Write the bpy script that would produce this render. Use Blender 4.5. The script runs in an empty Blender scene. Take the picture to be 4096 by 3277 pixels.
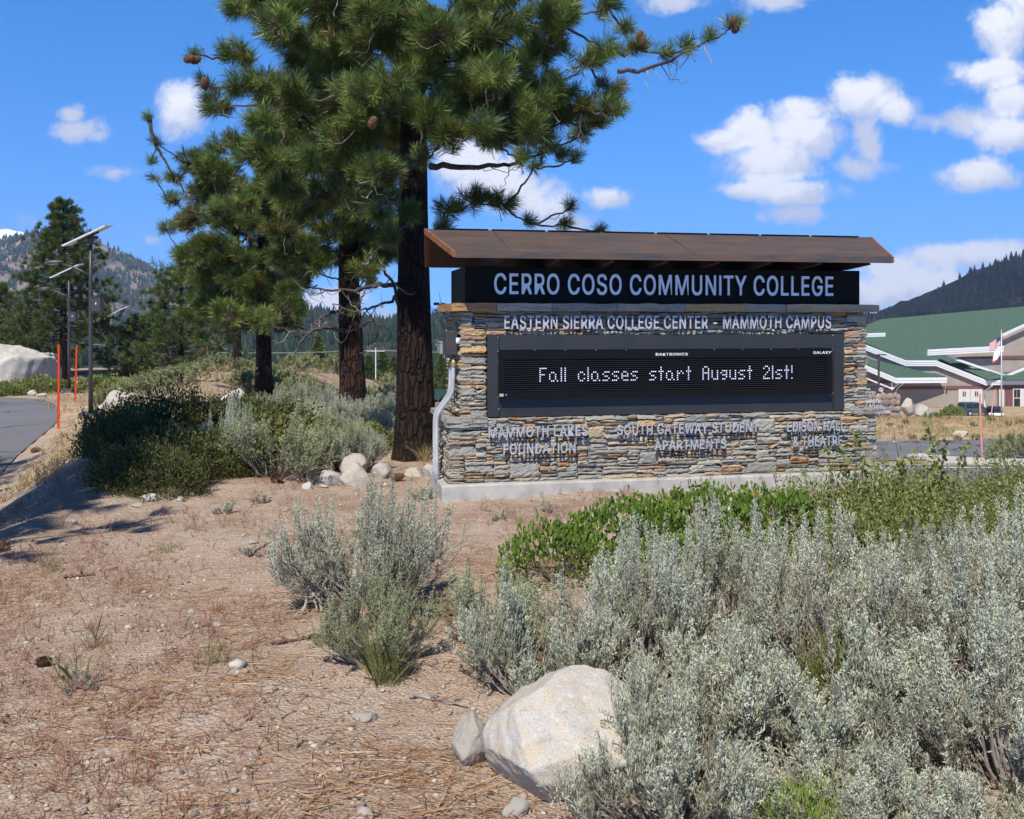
import bpy, bmesh, math, random
import numpy as np
from mathutils import Vector, Matrix, noise as mnoise

# ---------------------------------------------------------------- camera, sky, sun, exposure
SC = bpy.context.scene
F, HZ, EYE = 4000.0, 1286.0, 1.65        # focal length and horizon row of the 4096 px wide photo, eye height
cam_d = bpy.data.cameras.new('camera'); cam = bpy.data.objects.new('camera', cam_d)
SC.collection.objects.link(cam); SC.camera = cam
cam.location = (0, 0, EYE); cam.rotation_euler = (math.radians(90), 0, 0)
cam_d.sensor_width = 36.0; cam_d.lens = 36.0*F/4096.0
cam_d.shift_y = -(1638.5-HZ)/4096.0
cam_d.clip_start = 0.05; cam_d.clip_end = 20000

SUN_EL, SUN_X, SUN_Y = math.radians(51), -0.316, -0.949
sun_d = bpy.data.lights.new('sun', 'SUN'); sun = bpy.data.objects.new('sun', sun_d)
SC.collection.objects.link(sun)
sun_d.energy = 5.0; sun_d.angle = math.radians(0.53); sun_d.color = (1.0, 0.94, 0.85)
sdir = Vector((SUN_X*math.cos(SUN_EL), SUN_Y*math.cos(SUN_EL), math.sin(SUN_EL)))
sun.rotation_euler = sdir.to_track_quat('Z', 'Y').to_euler()

SC.view_settings.view_transform = 'Standard'; SC.view_settings.look = 'None'
SC.view_settings.exposure = 0.28; SC.view_settings.gamma = 1.0
SC.cycles.max_bounces = 6; SC.cycles.diffuse_bounces = 3; SC.cycles.glossy_bounces = 2
SC.cycles.transparent_max_bounces = 8; SC.cycles.volume_bounces = 0
SC.cycles.use_denoising = True

class NT:
    """small helper round a node tree"""
    def __init__(s, tree): s.t = tree; s.n = tree.nodes; s.l = tree.links
    def new(s, kind, **kw):
        n = s.n.new(kind)
        for k, v in kw.items(): setattr(n, k, v)
        return n
    def put(s, sock, v):
        if isinstance(v, bpy.types.NodeSocket): s.l.new(v, sock)
        elif isinstance(v, bpy.types.Node): s.l.new(v.outputs[0], sock)
        else: sock.default_value = v
    def math(s, op, a, b=0.0, c=0.0, clamp=False):
        n = s.new('ShaderNodeMath', operation=op, use_clamp=clamp)
        s.put(n.inputs[0], a); s.put(n.inputs[1], b); s.put(n.inputs[2], c)
        return n.outputs[0]
    def vmath(s, op, a, b=(0, 0, 0)):
        n = s.new('ShaderNodeVectorMath', operation=op)
        s.put(n.inputs[0], a); s.put(n.inputs[1], b)
        return n.outputs['Value'] if op in ('LENGTH', 'DOT_PRODUCT') else n.outputs[0]
    def noise(s, vec, scale, detail=4.0, rough=0.55, dist=0.0, out=0):
        n = s.new('ShaderNodeTexNoise'); s.put(n.inputs['Vector'], vec)
        n.inputs['Scale'].default_value = scale; n.inputs['Detail'].default_value = detail
        n.inputs['Roughness'].default_value = rough; n.inputs['Distortion'].default_value = dist
        return n.outputs[out]
    def voro(s, vec, scale, out='Distance', feature='F1', rnd=1.0):
        n = s.new('ShaderNodeTexVoronoi', feature=feature); s.put(n.inputs['Vector'], vec)
        n.inputs['Scale'].default_value = scale; n.inputs['Randomness'].default_value = rnd
        return n.outputs[out]
    def ramp(s, fac, stops, interp='LINEAR'):
        n = s.new('ShaderNodeValToRGB'); n.color_ramp.interpolation = interp
        e = n.color_ramp.elements
        while len(e) < len(stops): e.new(0.5)
        for i, (p, c) in enumerate(stops):
            e[i].position = p; e[i].color = (*c, 1) if len(c) == 3 else c
        s.put(n.inputs[0], fac); return n.outputs[0]
    def mix(s, fac, a, b, mode='MIX'):
        n = s.new('ShaderNodeMix', data_type='RGBA', blend_type=mode)
        s.put(n.inputs[0], fac)
        for k, v in ((6, a), (7, b)):
            if isinstance(v, tuple) and len(v) == 3: v = (*v, 1)
            s.put(n.inputs[k], v)
        return n.outputs[2]
    def step(s, v, lo, hi):
        n = s.new('ShaderNodeMapRange', interpolation_type='SMOOTHSTEP')
        s.put(n.inputs[0], v); n.inputs[1].default_value = lo; n.inputs[2].default_value = hi
        return n.outputs[0]
    def mapping(s, vec, scale=(1, 1, 1), rot=(0, 0, 0), loc=(0, 0, 0)):
        n = s.new('ShaderNodeMapping'); s.put(n.inputs[0], vec)
        n.inputs['Scale'].default_value = scale; n.inputs['Rotation'].default_value = rot; n.inputs['Location'].default_value = loc
        return n.outputs[0]

# sky with fair-weather clouds, all laid out by compass direction
world = bpy.data.worlds.new('World'); SC.world = world; world.use_nodes = True
w = NT(world.node_tree); w.n.clear()
SKY_STRENGTH = 0.15
sky = w.new('ShaderNodeTexSky', sky_type='NISHITA')
sky.sun_disc = False; sky.sun_elevation = SUN_EL
sky.sun_rotation = math.atan2(SUN_X, SUN_Y)
sky.altitude = 2400; sky.air_density = 1.0; sky.dust_density = 0.25; sky.ozone_density = 3.0
wtc = w.new('ShaderNodeTexCoord')
w.put(sky.inputs[0], w.vmath('NORMALIZE', w.vmath('ADD', wtc.outputs['Generated'], (0, 0, 0.16))))
hsv = w.new('ShaderNodeHueSaturation'); w.put(hsv.inputs['Color'], sky.outputs[0])
hsv.inputs['Hue'].default_value = 0.504; hsv.inputs['Saturation'].default_value = 1.34; hsv.inputs['Value'].default_value = 1.5
tc = w.new('ShaderNodeTexCoord')
sep = w.new('ShaderNodeSeparateXYZ'); w.put(sep.inputs[0], tc.outputs['Generated'])
yy = w.math('MAXIMUM', sep.outputs[1], 0.02)
ab = w.new('ShaderNodeCombineXYZ'); w.put(ab.inputs[0], w.math('DIVIDE', sep.outputs[0], yy)); w.put(ab.inputs[1], w.math('DIVIDE', sep.outputs[2], yy))
ab = ab.outputs[0]
CLOUDS = [(310,520,120,55,.8),(290,468,60,50,.7),(390,545,70,38,.7),(740,440,100,115,1),(470,690,90,32,.55),(610,960,40,20,.4),(140,890,75,40,.35),
 (1880,640,150,110,1),(1960,720,170,110,1),(2070,770,160,95,1),(2190,840,110,90,.9),(2440,790,90,50,.9),(1330,1215,170,60,.9),(2300,900,120,50,.6),
 (3016,527,130,85,1.1),(2920,560,140,62,1),(3086,659,185,120,1.2),(3225,541,150,105,1.15),(3155,765,200,62,1.15),(2989,762,120,48,1),(3225,444,165,62,.85),
 (3454,389,135,95,1.1),(3575,444,95,62,.85),(3474,541,66,140,.75),(3433,665,125,48,.55),(3183,850,150,42,.55),
 (4023,104,130,120,1),(4100,0,120,130,1),(3988,305,180,68,1),(4065,400,130,95,.95),(3884,486,140,68,.75),(3745,493,95,42,.55),(4060,535,165,80,1),(3919,700,150,72,.95),
 (3780,1030,170,55,.9),(3965,1020,210,62,1),(3600,1090,170,60,.9),(3560,1170,200,85,1),(3720,1150,200,90,.9),(2690,8,130,46,.6),(3086,4,140,50,.7),(1500,1290,200,60,.8)]
acc = None; acc2 = None
for (cx, cy, rx, ry, wt) in CLOUDS:
    d = w.vmath('SUBTRACT', ab, ((cx-2048)/F, (HZ-cy)/F, 0))
    d = w.vmath('LENGTH', w.vmath('MULTIPLY', d, (F/rx/1.28, F/ry/1.28, 0)))
    v = w.math('MULTIPLY_ADD', d, -wt, wt)
    acc = v if acc is None else w.math('MAXIMUM', acc, v)
    if wt >= .85:
        d2 = w.vmath('LENGTH', w.vmath('MULTIPLY', w.vmath('SUBTRACT', ab, ((cx-2048-rx*.2)/F, (HZ-cy+ry*.45)/F, 0)), (F/rx/1.1, F/ry/1.1, 0)))
        v2 = w.math('MULTIPLY_ADD', d2, -wt, wt); acc2 = v2 if acc2 is None else w.math('MAXIMUM', acc2, v2)
n1 = w.noise(ab, 24, 10, 0.68, 0.25); n2 = w.noise(w.vmath('ADD', ab, (3.1, 1.7, 0)), 60, 6, 0.6)
body = w.math('ADD', acc, w.math('MULTIPLY_ADD', n1, 1.7, -0.85))
mask = w.math('MULTIPLY', w.step(body, 0.0, 0.60), w.step(acc, -0.25, 0.1))
mask = w.math('MULTIPLY', mask, 0.97)
ccol = w.mix(w.step(w.math('ADD', w.math('MULTIPLY_ADD', acc2, 0.75, 0.22), w.math('ADD', w.math('MULTIPLY_ADD', n2, 0.8, -0.4), w.math('MULTIPLY_ADD', n1, 0.9, -0.45))), 0.1, 0.75), (3.7, 3.95, 4.9), (5.9, 5.9, 6.15))
final = w.mix(mask, hsv.outputs[0], ccol)
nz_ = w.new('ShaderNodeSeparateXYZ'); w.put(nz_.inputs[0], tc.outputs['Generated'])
final = w.mix(w.step(nz_.outputs[2], 0.32, 0.62), final, w.mix(1.0, final, (0.22, 0.24, 0.27), 'MULTIPLY'))   # sky above the view darkened to weaken ambient fill and deepen shadows
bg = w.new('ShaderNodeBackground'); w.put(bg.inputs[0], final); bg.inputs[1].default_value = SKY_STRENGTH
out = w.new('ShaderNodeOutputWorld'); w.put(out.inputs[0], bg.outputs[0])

# ---------------------------------------------------------------- helpers
R = np.random.default_rng(11)
random.seed(5)
def rad(d): return math.radians(d)
def at(px, py, Y): return Vector(((px-2048)/F*Y, Y, EYE+(HZ-py)/F*Y))
def sst(a, b, t):
    t = np.clip((np.asarray(t, float)-a)/(b-a), 0, 1); return t*t*(3-2*t)
def unit(v): return v/np.maximum(np.linalg.norm(v, axis=-1, keepdims=True), 1e-9)

def tag(o, label=None, cat=None, group=None, kind=None):
    if label: o['label'] = label
    if cat: o['category'] = cat
    if group: o['group'] = group
    if kind: o['kind'] = kind
    return o
def empty(name, loc=(0, 0, 0), rz=0.0):
    o = bpy.data.objects.new(name, None); SC.collection.objects.link(o)
    o.location = loc; o.rotation_euler = (0, 0, rz); o.empty_display_size = 0.1
    return o
def thing(name, label, cat, loc=(0, 0, 0), rz=0.0, group=None):
    return tag(empty(name, loc, rz), label, cat, group)
def link(name, me, parent=None, mats=None, smooth=False):
    o = bpy.data.objects.new(name, me); SC.collection.objects.link(o)
    if parent is not None: o.parent = parent
    for m in (mats if isinstance(mats, (list, tuple)) else [mats] if mats else []): me.materials.append(m)
    me.polygons.foreach_set('use_smooth', np.full(len(me.polygons), bool(smooth)))
    return o
def copy_tree(o, parent=None):
    c = o.copy(); SC.collection.objects.link(c); c.parent = parent
    if parent is not None: c.matrix_parent_inverse = o.matrix_parent_inverse.copy()
    for ch in list(o.children): copy_tree(ch, c)
    return c

class MB:
    """collects polygons; every add() may carry a material index and a tint"""
    def __init__(s): s.v = []; s.f = []; s.mi = []; s.tint = []; s.n = 0
    def add(s, verts, faces, mi=0, tint=None):
        verts = np.asarray(verts, float).reshape(-1, 3); faces = np.asarray(faces, int)
        s.v.append(verts); s.f.append(faces+s.n); s.mi.append(np.full(len(faces), mi))
        t = np.full(len(verts), 0.5) if tint is None else np.broadcast_to(np.asarray(tint, float), (len(verts),))
        s.tint.append(t); s.n += len(verts)
        return s
    def build(s, name, mats=None, parent=None, smooth=False):
        me = bpy.data.meshes.new(name)
        V = np.concatenate(s.v) if s.v else np.zeros((0, 3))
        me.vertices.add(len(V)); me.vertices.foreach_set('co', V.ravel())
        ls = np.concatenate([f.ravel() for f in s.f]); tot = np.concatenate([np.full(len(f), f.shape[1]) for f in s.f])
        me.loops.add(len(ls)); me.loops.foreach_set('vertex_index', ls.astype(np.int32))
        me.polygons.add(len(tot))
        st = np.concatenate([[0], np.cumsum(tot)[:-1]])
        me.polygons.foreach_set('loop_start', st.astype(np.int32))
        me.polygons.foreach_set('material_index', np.concatenate(s.mi).astype(np.int32))
        a = me.attributes.new('tint', 'FLOAT', 'POINT'); a.data.foreach_set('value', np.concatenate(s.tint))
        me.update(calc_edges=True); me.validate()
        return link(name, me, parent, mats, smooth)
    # shapes -------------------------------------------------------
    def box(s, c, d, rz=0.0, M=None, mi=0, tint=None, bev=0.0):
        c = np.array(c, float); h = np.array(d, float)/2
        if bev <= 0:
            v = np.array([[x, y, z] for z in (-1, 1) for y in (-1, 1) for x in (-1, 1)])*h
            f = [[0, 2, 3, 1], [4, 5, 7, 6], [0, 1, 5, 4], [2, 6, 7, 3], [0, 4, 6, 2], [1, 3, 7, 5]]
            s._place(v, f, c, rz, M, mi, tint)
        else:
            bm = bmesh.new(); bmesh.ops.create_cube(bm, size=1.0)
            for q in bm.verts: q.co = Vector(np.array(q.co)*h*2)
            bmesh.ops.bevel(bm, geom=bm.edges[:], offset=bev, segments=2, affect='EDGES', profile=0.5)
            s.bm(bm, c, rz, M, mi, tint)
        return s
    def bm(s, bm, c=(0, 0, 0), rz=0.0, M=None, mi=0, tint=None):
        bm.verts.index_update(); v = np.array([q.co[:] for q in bm.verts])
        groups = {}
        for f in bm.faces: groups.setdefault(len(f.verts), []).append([q.index for q in f.verts])
        base = s.n; first = True
        for k, fs in groups.items():
            if first: s._place(v, fs, np.array(c, float), rz, M, mi, tint); first = False
            else:
                s.v.append(np.zeros((0, 3))); s.f.append(np.asarray(fs, int)+base); s.mi.append(np.full(len(fs), mi)); s.tint.append(np.zeros(0))
        bm.free(); return s
    def _place(s, v, f, c, rz, M, mi, tint):
        v = np.asarray(v, float)
        if rz: v = v@np.array([[math.cos(rz), math.sin(rz), 0], [-math.sin(rz), math.cos(rz), 0], [0, 0, 1]])
        v = v+c
        if M is not None:
            A = np.array(M); v = v@A[:3, :3].T+A[:3, 3]
        s.add(v, f, mi, tint)
    def tube(s, pts, rads, n=8, mi=0, tint=None, caps=True, jitter=0.0):
        P = np.asarray(pts, float); m = len(P); rr = np.broadcast_to(np.asarray(rads, float), (m,))
        T = unit(np.gradient(P, axis=0))
        ref = np.array([0, 0, 1.0]) if abs(T[0, 2]) < 0.9 else np.array([1.0, 0, 0])
        A = unit(np.cross(T, ref)); B = np.cross(T, A)
        th = np.linspace(0, 2*math.pi, n, endpoint=False)
        ring = A[:, None]*np.cos(th)[None, :, None]+B[:, None]*np.sin(th)[None, :, None]
        r2 = rr[:, None]*(1+(R.normal(0, jitter, (m, n)) if jitter else 0))
        V = (P[:, None]+ring*np.broadcast_to(r2, (m, n))[..., None]).reshape(-1, 3)
        i = np.arange(m-1)[:, None]*n; j = np.arange(n)[None]; k = (j+1) % n
        fq = np.stack([i+j, i+k, i+n+k, i+n+j], -1).reshape(-1, 4)[:, ::-1]
        s.add(V, fq, mi, tint)
        if caps and n <= 32:
            s.f.append(np.array([list(range(n))])+s.n-m*n); s.mi.append(np.array([mi]))
            s.f.append(np.array([list(range(n))[::-1]])+s.n-n); s.mi.append(np.array([mi]))
        return s
    def prism(s, poly, vec, mi=0, tint=None):
        """polygon of 3d points swept along vec, closed"""
        P = np.asarray(poly, float); n = len(P); V = np.concatenate([P, P+np.asarray(vec, float)])
        j = np.arange(n); k = (j+1) % n
        s.add(V, np.stack([j, k, k+n, j+n], -1), mi, tint)
        s.f.append(np.array([list(range(n))[::-1]])+s.n-2*n); s.mi.append(np.array([mi]))
        s.f.append(np.array([list(range(n, 2*n))])+s.n-2*n); s.mi.append(np.array([mi]))
        return s
    def lathe(s, prof, c=(0, 0, 0), n=16, mi=0, M=None, tint=None):
        pr = np.array(prof, float); m = len(pr); th = np.linspace(0, 2*math.pi, n, endpoint=False)
        V = np.stack([pr[:, 0:1]*np.cos(th), pr[:, 0:1]*np.sin(th), np.repeat(pr[:, 1:2], n, 1)], -1).reshape(-1, 3)
        i = np.arange(m-1)[:, None]*n; j = np.arange(n)[None]; k = (j+1) % n
        fq = np.stack([i+j, i+k, i+n+k, i+n+j], -1).reshape(-1, 4)
        s._place(V, fq, np.array(c, float), 0, M, mi, tint); return s
    # foliage ------------------------------------------------------
    def needles(s, P, D, L, k, spread, width, tint, back=0.10, droop=0.0):
        """k needles round each shoot tip P pointing along D"""
        N = len(P); D = unit(np.asarray(D, float)); P = np.asarray(P, float)
        L = np.broadcast_to(np.asarray(L, float), (N,))
        o = np.repeat(P, k, 0); d = np.repeat(D, k, 0); ln = np.repeat(L, k)
        t = R.random(N*k); o = o-d*(t*back)[:, None]*(ln/0.2)[:, None]
        r = unit(R.normal(0, 1, (N*k, 3))); r = r-d*np.sum(r*d, 1, keepdims=True); r = unit(r)
        sp = spread*(0.35+0.75*R.random(N*k)+0.35*t)
        dirn = unit(d+r*sp[:, None]+np.array([0, 0, -droop]))
        ln = ln*R.uniform(0.7, 1.1, N*k)
        side = unit(np.cross(dirn, R.normal(0, 1, (N*k, 3))))*(width*0.5)
        tip = o+dirn*ln[:, None]; mid = o+dirn*(ln*0.55)[:, None]
        V = np.stack([o-side*0.5, o+side*0.5, mid+side, tip, mid-side], 1).reshape(-1, 3)
        f = np.arange(N*k*5).reshape(-1, 5)
        tt = np.repeat(np.broadcast_to(np.asarray(tint, float), (N,)), k)+R.normal(0, 0.05, N*k)
        return s.add(V, f, 0, np.repeat(tt, 5))
    def leaves(s, P, D, L, W, tint, shape=((0, .15), (.55, 1), (1, .1)), fold=0.25, mi=0, up=None):
        P = np.asarray(P, float); N = len(P); D = unit(np.asarray(D, float))
        L = np.broadcast_to(np.asarray(L, float), (N,))[:, None]; W = np.broadcast_to(np.asarray(W, float), (N,))[:, None]/2
        nrm = R.normal(0, 1, (N, 3)) if up is None else np.asarray(up, float)+R.normal(0, .35, (N, 3))
        S = unit(np.cross(D, nrm)); U = np.cross(S, D)
        left, right = [], []
        for (t, hw) in shape:
            c = P+D*L*t; left.append(c+S*W*hw+U*W*hw*fold); right.append(c-S*W*hw+U*W*hw*fold)
        V = np.stack(left+right[::-1], 1); k = V.shape[1]
        f = np.arange(N*k).reshape(-1, k)
        tt = np.broadcast_to(np.asarray(tint, float), (N,))
        return s.add(V.reshape(-1, 3), f, mi, np.repeat(tt, k))

# ---------------------------------------------------------------- materials
def new_mat(name):
    m = bpy.data.materials.new(name); m.use_nodes = True
    nt = NT(m.node_tree); b = nt.n['Principled BSDF']; return m, nt, b
def coords(nt, kind='Object'): return nt.new('ShaderNodeTexCoord').outputs[kind]
def plain(name, col, rough=0.6, metal=0.0, var=0.12, scale=8.0, bump=0.0, bscale=60.0, spec=0.5, emit=None):
    m, nt, b = new_mat(name); c = coords(nt)
    n = nt.noise(c, scale, 5)
    dark = tuple(x*(1-var*1.6) for x in col); lite = tuple(min(1, x*(1+var)) for x in col)
    nt.put(b.inputs['Base Color'], nt.ramp(n, [(0.3, dark), (0.7, lite)]))
    nt.put(b.inputs['Roughness'], nt.math('MULTIPLY_ADD', n, 0.2, rough-0.1)); b.inputs['Metallic'].default_value = metal
    b.inputs['Specular IOR Level'].default_value = spec
    if bump:
        bn = nt.new('ShaderNodeBump'); bn.inputs['Strength'].default_value = bump; bn.inputs['Distance'].default_value = 0.01
        nt.put(bn.inputs['Height'], nt.noise(c, bscale, 6)); nt.put(b.inputs['Normal'], bn.outputs[0])
    if emit: b.inputs['Emission Color'].default_value = (*emit[0], 1); b.inputs['Emission Strength'].default_value = emit[1]
    return m
def leaf_mat(name, stops, rough=0.55, trans=0.25, spec=0.4):
    """leaf colours picked by the tint that each leaf or needle tuft carries"""
    m, nt, b = new_mat(name)
    a = nt.new('ShaderNodeAttribute', attribute_name='tint').outputs['Fac']
    ob = nt.new('ShaderNodeObjectInfo').outputs['Random']
    col = nt.mix(1.0, nt.ramp(a, stops), nt.ramp(ob, [(0, (.80, .80, .74)), (.5, (.95, .97, .94)), (1, (1.08, 1.05, 1.02))]), 'MULTIPLY'); nt.put(b.inputs['Base Color'], col)
    b.inputs['Roughness'].default_value = rough; b.inputs['Specular IOR Level'].default_value = spec
    if trans:
        tr = nt.new('ShaderNodeBsdfTranslucent'); nt.put(tr.inputs[0], col)
        mx = nt.new('ShaderNodeMixShader'); mx.inputs[0].default_value = trans
        nt.put(mx.inputs[1], b.outputs[0]); nt.put(mx.inputs[2], tr.outputs[0])
        nt.put(nt.n['Material Output'].inputs[0], mx.outputs[0])
    return m

def dirt_mat():
    m, nt, b = new_mat('sandy_soil'); c = coords(nt)
    big = nt.noise(c, 0.55, 5, 0.6, 0.4); med = nt.noise(c, 3.2, 5, 0.65); fine = nt.noise(c, 75, 4, 0.7)
    gr = nt.voro(c, 62); grc = nt.voro(c, 62, 'Color')
    sand = nt.ramp(fine, [(0.28, (0.19, 0.142, 0.108)), (0.5, (0.425, 0.335, 0.262)), (0.72, (0.60, 0.51, 0.43))])
    litter = nt.ramp(nt.noise(nt.mapping(c, (1, 3.5, 1), (0, 0, 0.5)), 38, 5, 0.7), [(0.3, (0.12, 0.070, 0.048)), (0.55, (0.32, 0.200, 0.138)), (0.75, (0.52, 0.38, 0.28))])
    k = nt.math('ADD', nt.math('MULTIPLY', big, 0.75), nt.math('MULTIPLY', med, 0.55))
    col = nt.mix(nt.math('MULTIPLY', nt.step(k, 0.52, 0.80), 0.8), sand, litter)
    gs = nt.new('ShaderNodeSeparateColor'); nt.put(gs.inputs[0], grc)
    peb = nt.ramp(gs.outputs[1], [(0, (0.20, 0.17, 0.15)), (0.5, (0.42, 0.36, 0.30)), (1, (0.62, 0.58, 0.52))])
    col = nt.mix(nt.math('MULTIPLY', nt.step(gr, 0.42, 0.25), nt.step(gs.outputs[0], 0.55, 0.62)), col, peb)
    # beyond the mound the ground turns to pale dry grass
    sp = nt.new('ShaderNodeSeparateXYZ'); nt.put(sp.inputs[0], c)
    dry = nt.mix(nt.step(nt.noise(c, 0.9, 7, 0.75), 0.35, 0.65), (0.27, 0.19, 0.12), (0.60, 0.44, 0.235))
    far = nt.math('MULTIPLY', nt.step(nt.math('ADD', sp.outputs[1], nt.math('MULTIPLY_ADD', nt.noise(c, 0.3, 5), 18, -9)), 20, 34), nt.step(nt.noise(c, 0.35, 6, 0.65), 0.33, 0.58))
    col = nt.mix(nt.math('MULTIPLY', far, 0.85), col, dry)
    nt.put(b.inputs['Base Color'], col); b.inputs['Roughness'].default_value = 0.95; b.inputs['Specular IOR Level'].default_value = 0.15
    bn = nt.new('ShaderNodeBump'); bn.inputs['Strength'].default_value = 0.9; bn.inputs['Distance'].default_value = 0.012
    h = nt.math('ADD', nt.math('MULTIPLY', fine, 0.7), nt.math('MULTIPLY', nt.math('SUBTRACT', 0.6, gr), 0.8))
    h = nt.math('ADD', h, nt.math('MULTIPLY', nt.noise(c, 14, 4), 1.2))
    nt.put(bn.inputs['Height'], h); nt.put(b.inputs['Normal'], bn.outputs[0]); return m

def ledge_mat():
    m, nt, b = new_mat('ledge_stone'); c = coords(nt)
    isl = nt.new('ShaderNodeNewGeometry').outputs['Random Per Island']
    base = nt.ramp(isl, [(0.0, (0.22, 0.225, 0.205)), (0.24, (0.30, 0.30, 0.265)), (0.40, (0.34, 0.325, 0.27)), (0.52, (0.25, 0.255, 0.235)), (0.64, (0.37, 0.30, 0.205)), (0.74, (0.29, 0.27, 0.23)),
                         (0.82, (0.27, 0.19, 0.13)), (0.88, (0.38, 0.265, 0.14)), (0.94, (0.33, 0.185, 0.09)), (0.985, (0.37, 0.335, 0.27))], 'CONSTANT')
    off = nt.new('ShaderNodeCombineXYZ'); nt.put(off.inputs[0], nt.math('MULTIPLY', isl, 37.0)); nt.put(off.inputs[1], nt.math('MULTIPLY', isl, 91.0))
    cc = nt.vmath('ADD', c, off.outputs[0])
    n = nt.noise(nt.mapping(cc, (1, 1, 3.2)), 9, 7, 0.68); n2 = nt.noise(nt.mapping(cc, (1, 1, 2)), 34, 6, 0.7)
    rust = nt.mix(nt.math('MULTIPLY', nt.step(n, 0.50, 0.68), 0.55), base, (0.36, 0.215, 0.095))
    col = nt.mix(0.75, rust, nt.ramp(n2, [(0.25, (0.35, 0.35, 0.35)), (0.5, (0.95, 0.95, 0.95)), (0.78, (1.0, 1.0, 1.0))]), 'MULTIPLY')
    col = nt.mix(1.0, col, (1.22, 1.2, 1.18), 'MULTIPLY')
    nt.put(b.inputs['Base Color'], col); b.inputs['Roughness'].default_value = 0.8; b.inputs['Specular IOR Level'].default_value = 0.35
    bn = nt.new('ShaderNodeBump'); bn.inputs['Strength'].default_value = 0.9; bn.inputs['Distance'].default_value = 0.012
    nt.put(bn.inputs['Height'], nt.math('ADD', nt.math('MULTIPLY', n, 1.3), n2)); nt.put(b.inputs['Normal'], bn.outputs[0]); return m

def granite_mat(name='granite', warm=0.5, lite=1.0, speck=240):
    m, nt, b = new_mat(name); c = coords(nt)
    n = nt.noise(c, 5.5, 6, 0.62, 0.5); f = nt.noise(c, speck, 3, 0.8); v = nt.voro(c, speck*0.7, 'Color')
    vs = nt.new('ShaderNodeSeparateColor'); nt.put(vs.inputs[0], v)
    g = tuple(x*lite for x in (0.43, 0.405, 0.365)); t = tuple(x*lite for x in (0.47, 0.375, 0.265)); p = tuple(x*lite for x in (0.54, 0.525, 0.50))
    col = nt.mix(nt.math('MULTIPLY', nt.step(n, 0.44, 0.62), warm), g, t)
    col = nt.mix(nt.step(nt.noise(c, 9, 5, 0.7), 0.55, 0.7), col, p)
    col = nt.mix(nt.math('MULTIPLY', nt.step(vs.outputs[0], 0.82, 0.90), 0.7), col, (0.15, 0.14, 0.13))
    col = nt.mix(nt.math('MULTIPLY', nt.step(f, 0.5, 0.75), 0.4), col, (0.72, 0.70, 0.67))
    wob = nt.vmath('ADD', c, nt.vmath('MULTIPLY', nt.noise(c, 2.5, 5, out=1), (.5, .5, .5)))
    crk = nt.voro(wob, 0.55, 'Distance', 'DISTANCE_TO_EDGE'); col = nt.mix(nt.math('MULTIPLY', nt.math('MULTIPLY', nt.step(crk, 0.010, 0.001), nt.step(nt.noise(c, 1.7, 3), 0.5, 0.6)), 0.45), col, (0.12, 0.10, 0.085))
    col = nt.mix(nt.math('MULTIPLY', nt.step(nt.noise(c, 3.3, 7, 0.72), 0.56, 0.68), 0.6), col, (0.27, 0.265, 0.255))      # grey lichen
    nt.put(b.inputs['Base Color'], col); b.inputs['Roughness'].default_value = 0.85; b.inputs['Specular IOR Level'].default_value = 0.3
    bn = nt.new('ShaderNodeBump'); bn.inputs['Strength'].default_value = 0.7; bn.inputs['Distance'].default_value = 0.008
    nt.put(bn.inputs['Height'], nt.math('ADD', nt.noise(c, 45, 6, 0.7), nt.math('MULTIPLY', f, 0.3))); nt.put(b.inputs['Normal'], bn.outputs[0]); return m

def bark_mat(name, a, bcol, scale=1.0):
    m, nt, b = new_mat(name); c = coords(nt)
    st = nt.mapping(c, (1, 1, 0.22)); wob = nt.vmath('ADD', st, nt.vmath('MULTIPLY', nt.noise(c, 4, 4, out=1), (0.12, 0.12, 0.12)))
    v = nt.voro(wob, 15*scale, 'Distance', 'DISTANCE_TO_EDGE'); n = nt.noise(nt.mapping(c, (1, 1, 0.4)), 30*scale, 6, 0.7)
    col = nt.mix(nt.step(v, 0.02, 0.16), (0.012, 0.009, 0.008), nt.mix(n, a, bcol))
    col = nt.mix(nt.math('MULTIPLY', nt.step(nt.noise(c, 3.5, 5), 0.5, 0.7), 0.5), col, tuple(x*1.5 for x in bcol))
    nt.put(b.inputs['Base Color'], col); b.inputs['Roughness'].default_value = 0.9; b.inputs['Specular IOR Level'].default_value = 0.2
    bn = nt.new('ShaderNodeBump'); bn.inputs['Strength'].default_value = 1.0; bn.inputs['Distance'].default_value = 0.05
    nt.put(bn.inputs['Height'], nt.math('ADD', nt.math('MULTIPLY', nt.step(v, 0.0, 0.2), 0.8), nt.math('MULTIPLY', n, 0.5))); nt.put(b.inputs['Normal'], bn.outputs[0]); return m

def asphalt_mat(name, base):
    m, nt, b = new_mat(name); c = coords(nt)
    n = nt.noise(c, 0.5, 5, 0.6); f = nt.noise(c, 40, 3, 0.8); cr = nt.voro(nt.vmath('ADD', c, nt.vmath('MULTIPLY', nt.noise(c, 0.8, 4, out=1), (2, 2, 2))), 0.16, 'Distance', 'DISTANCE_TO_EDGE')
    col = nt.mix(n, tuple(x*0.8 for x in base), tuple(x*1.15 for x in base))
    col = nt.mix(nt.math('MULTIPLY', nt.step(f, 0.45, 0.75), 0.35), col, tuple(x*1.7 for x in base))
    col = nt.mix(nt.math('MULTIPLY', nt.step(cr, 0.012, 0.004), 0.7), col, (0.03, 0.03, 0.032))
    nt.put(b.inputs['Base Color'], col); b.inputs['Roughness'].default_value = 0.85; b.inputs['Specular IOR Level'].default_value = 0.25; return m

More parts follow.
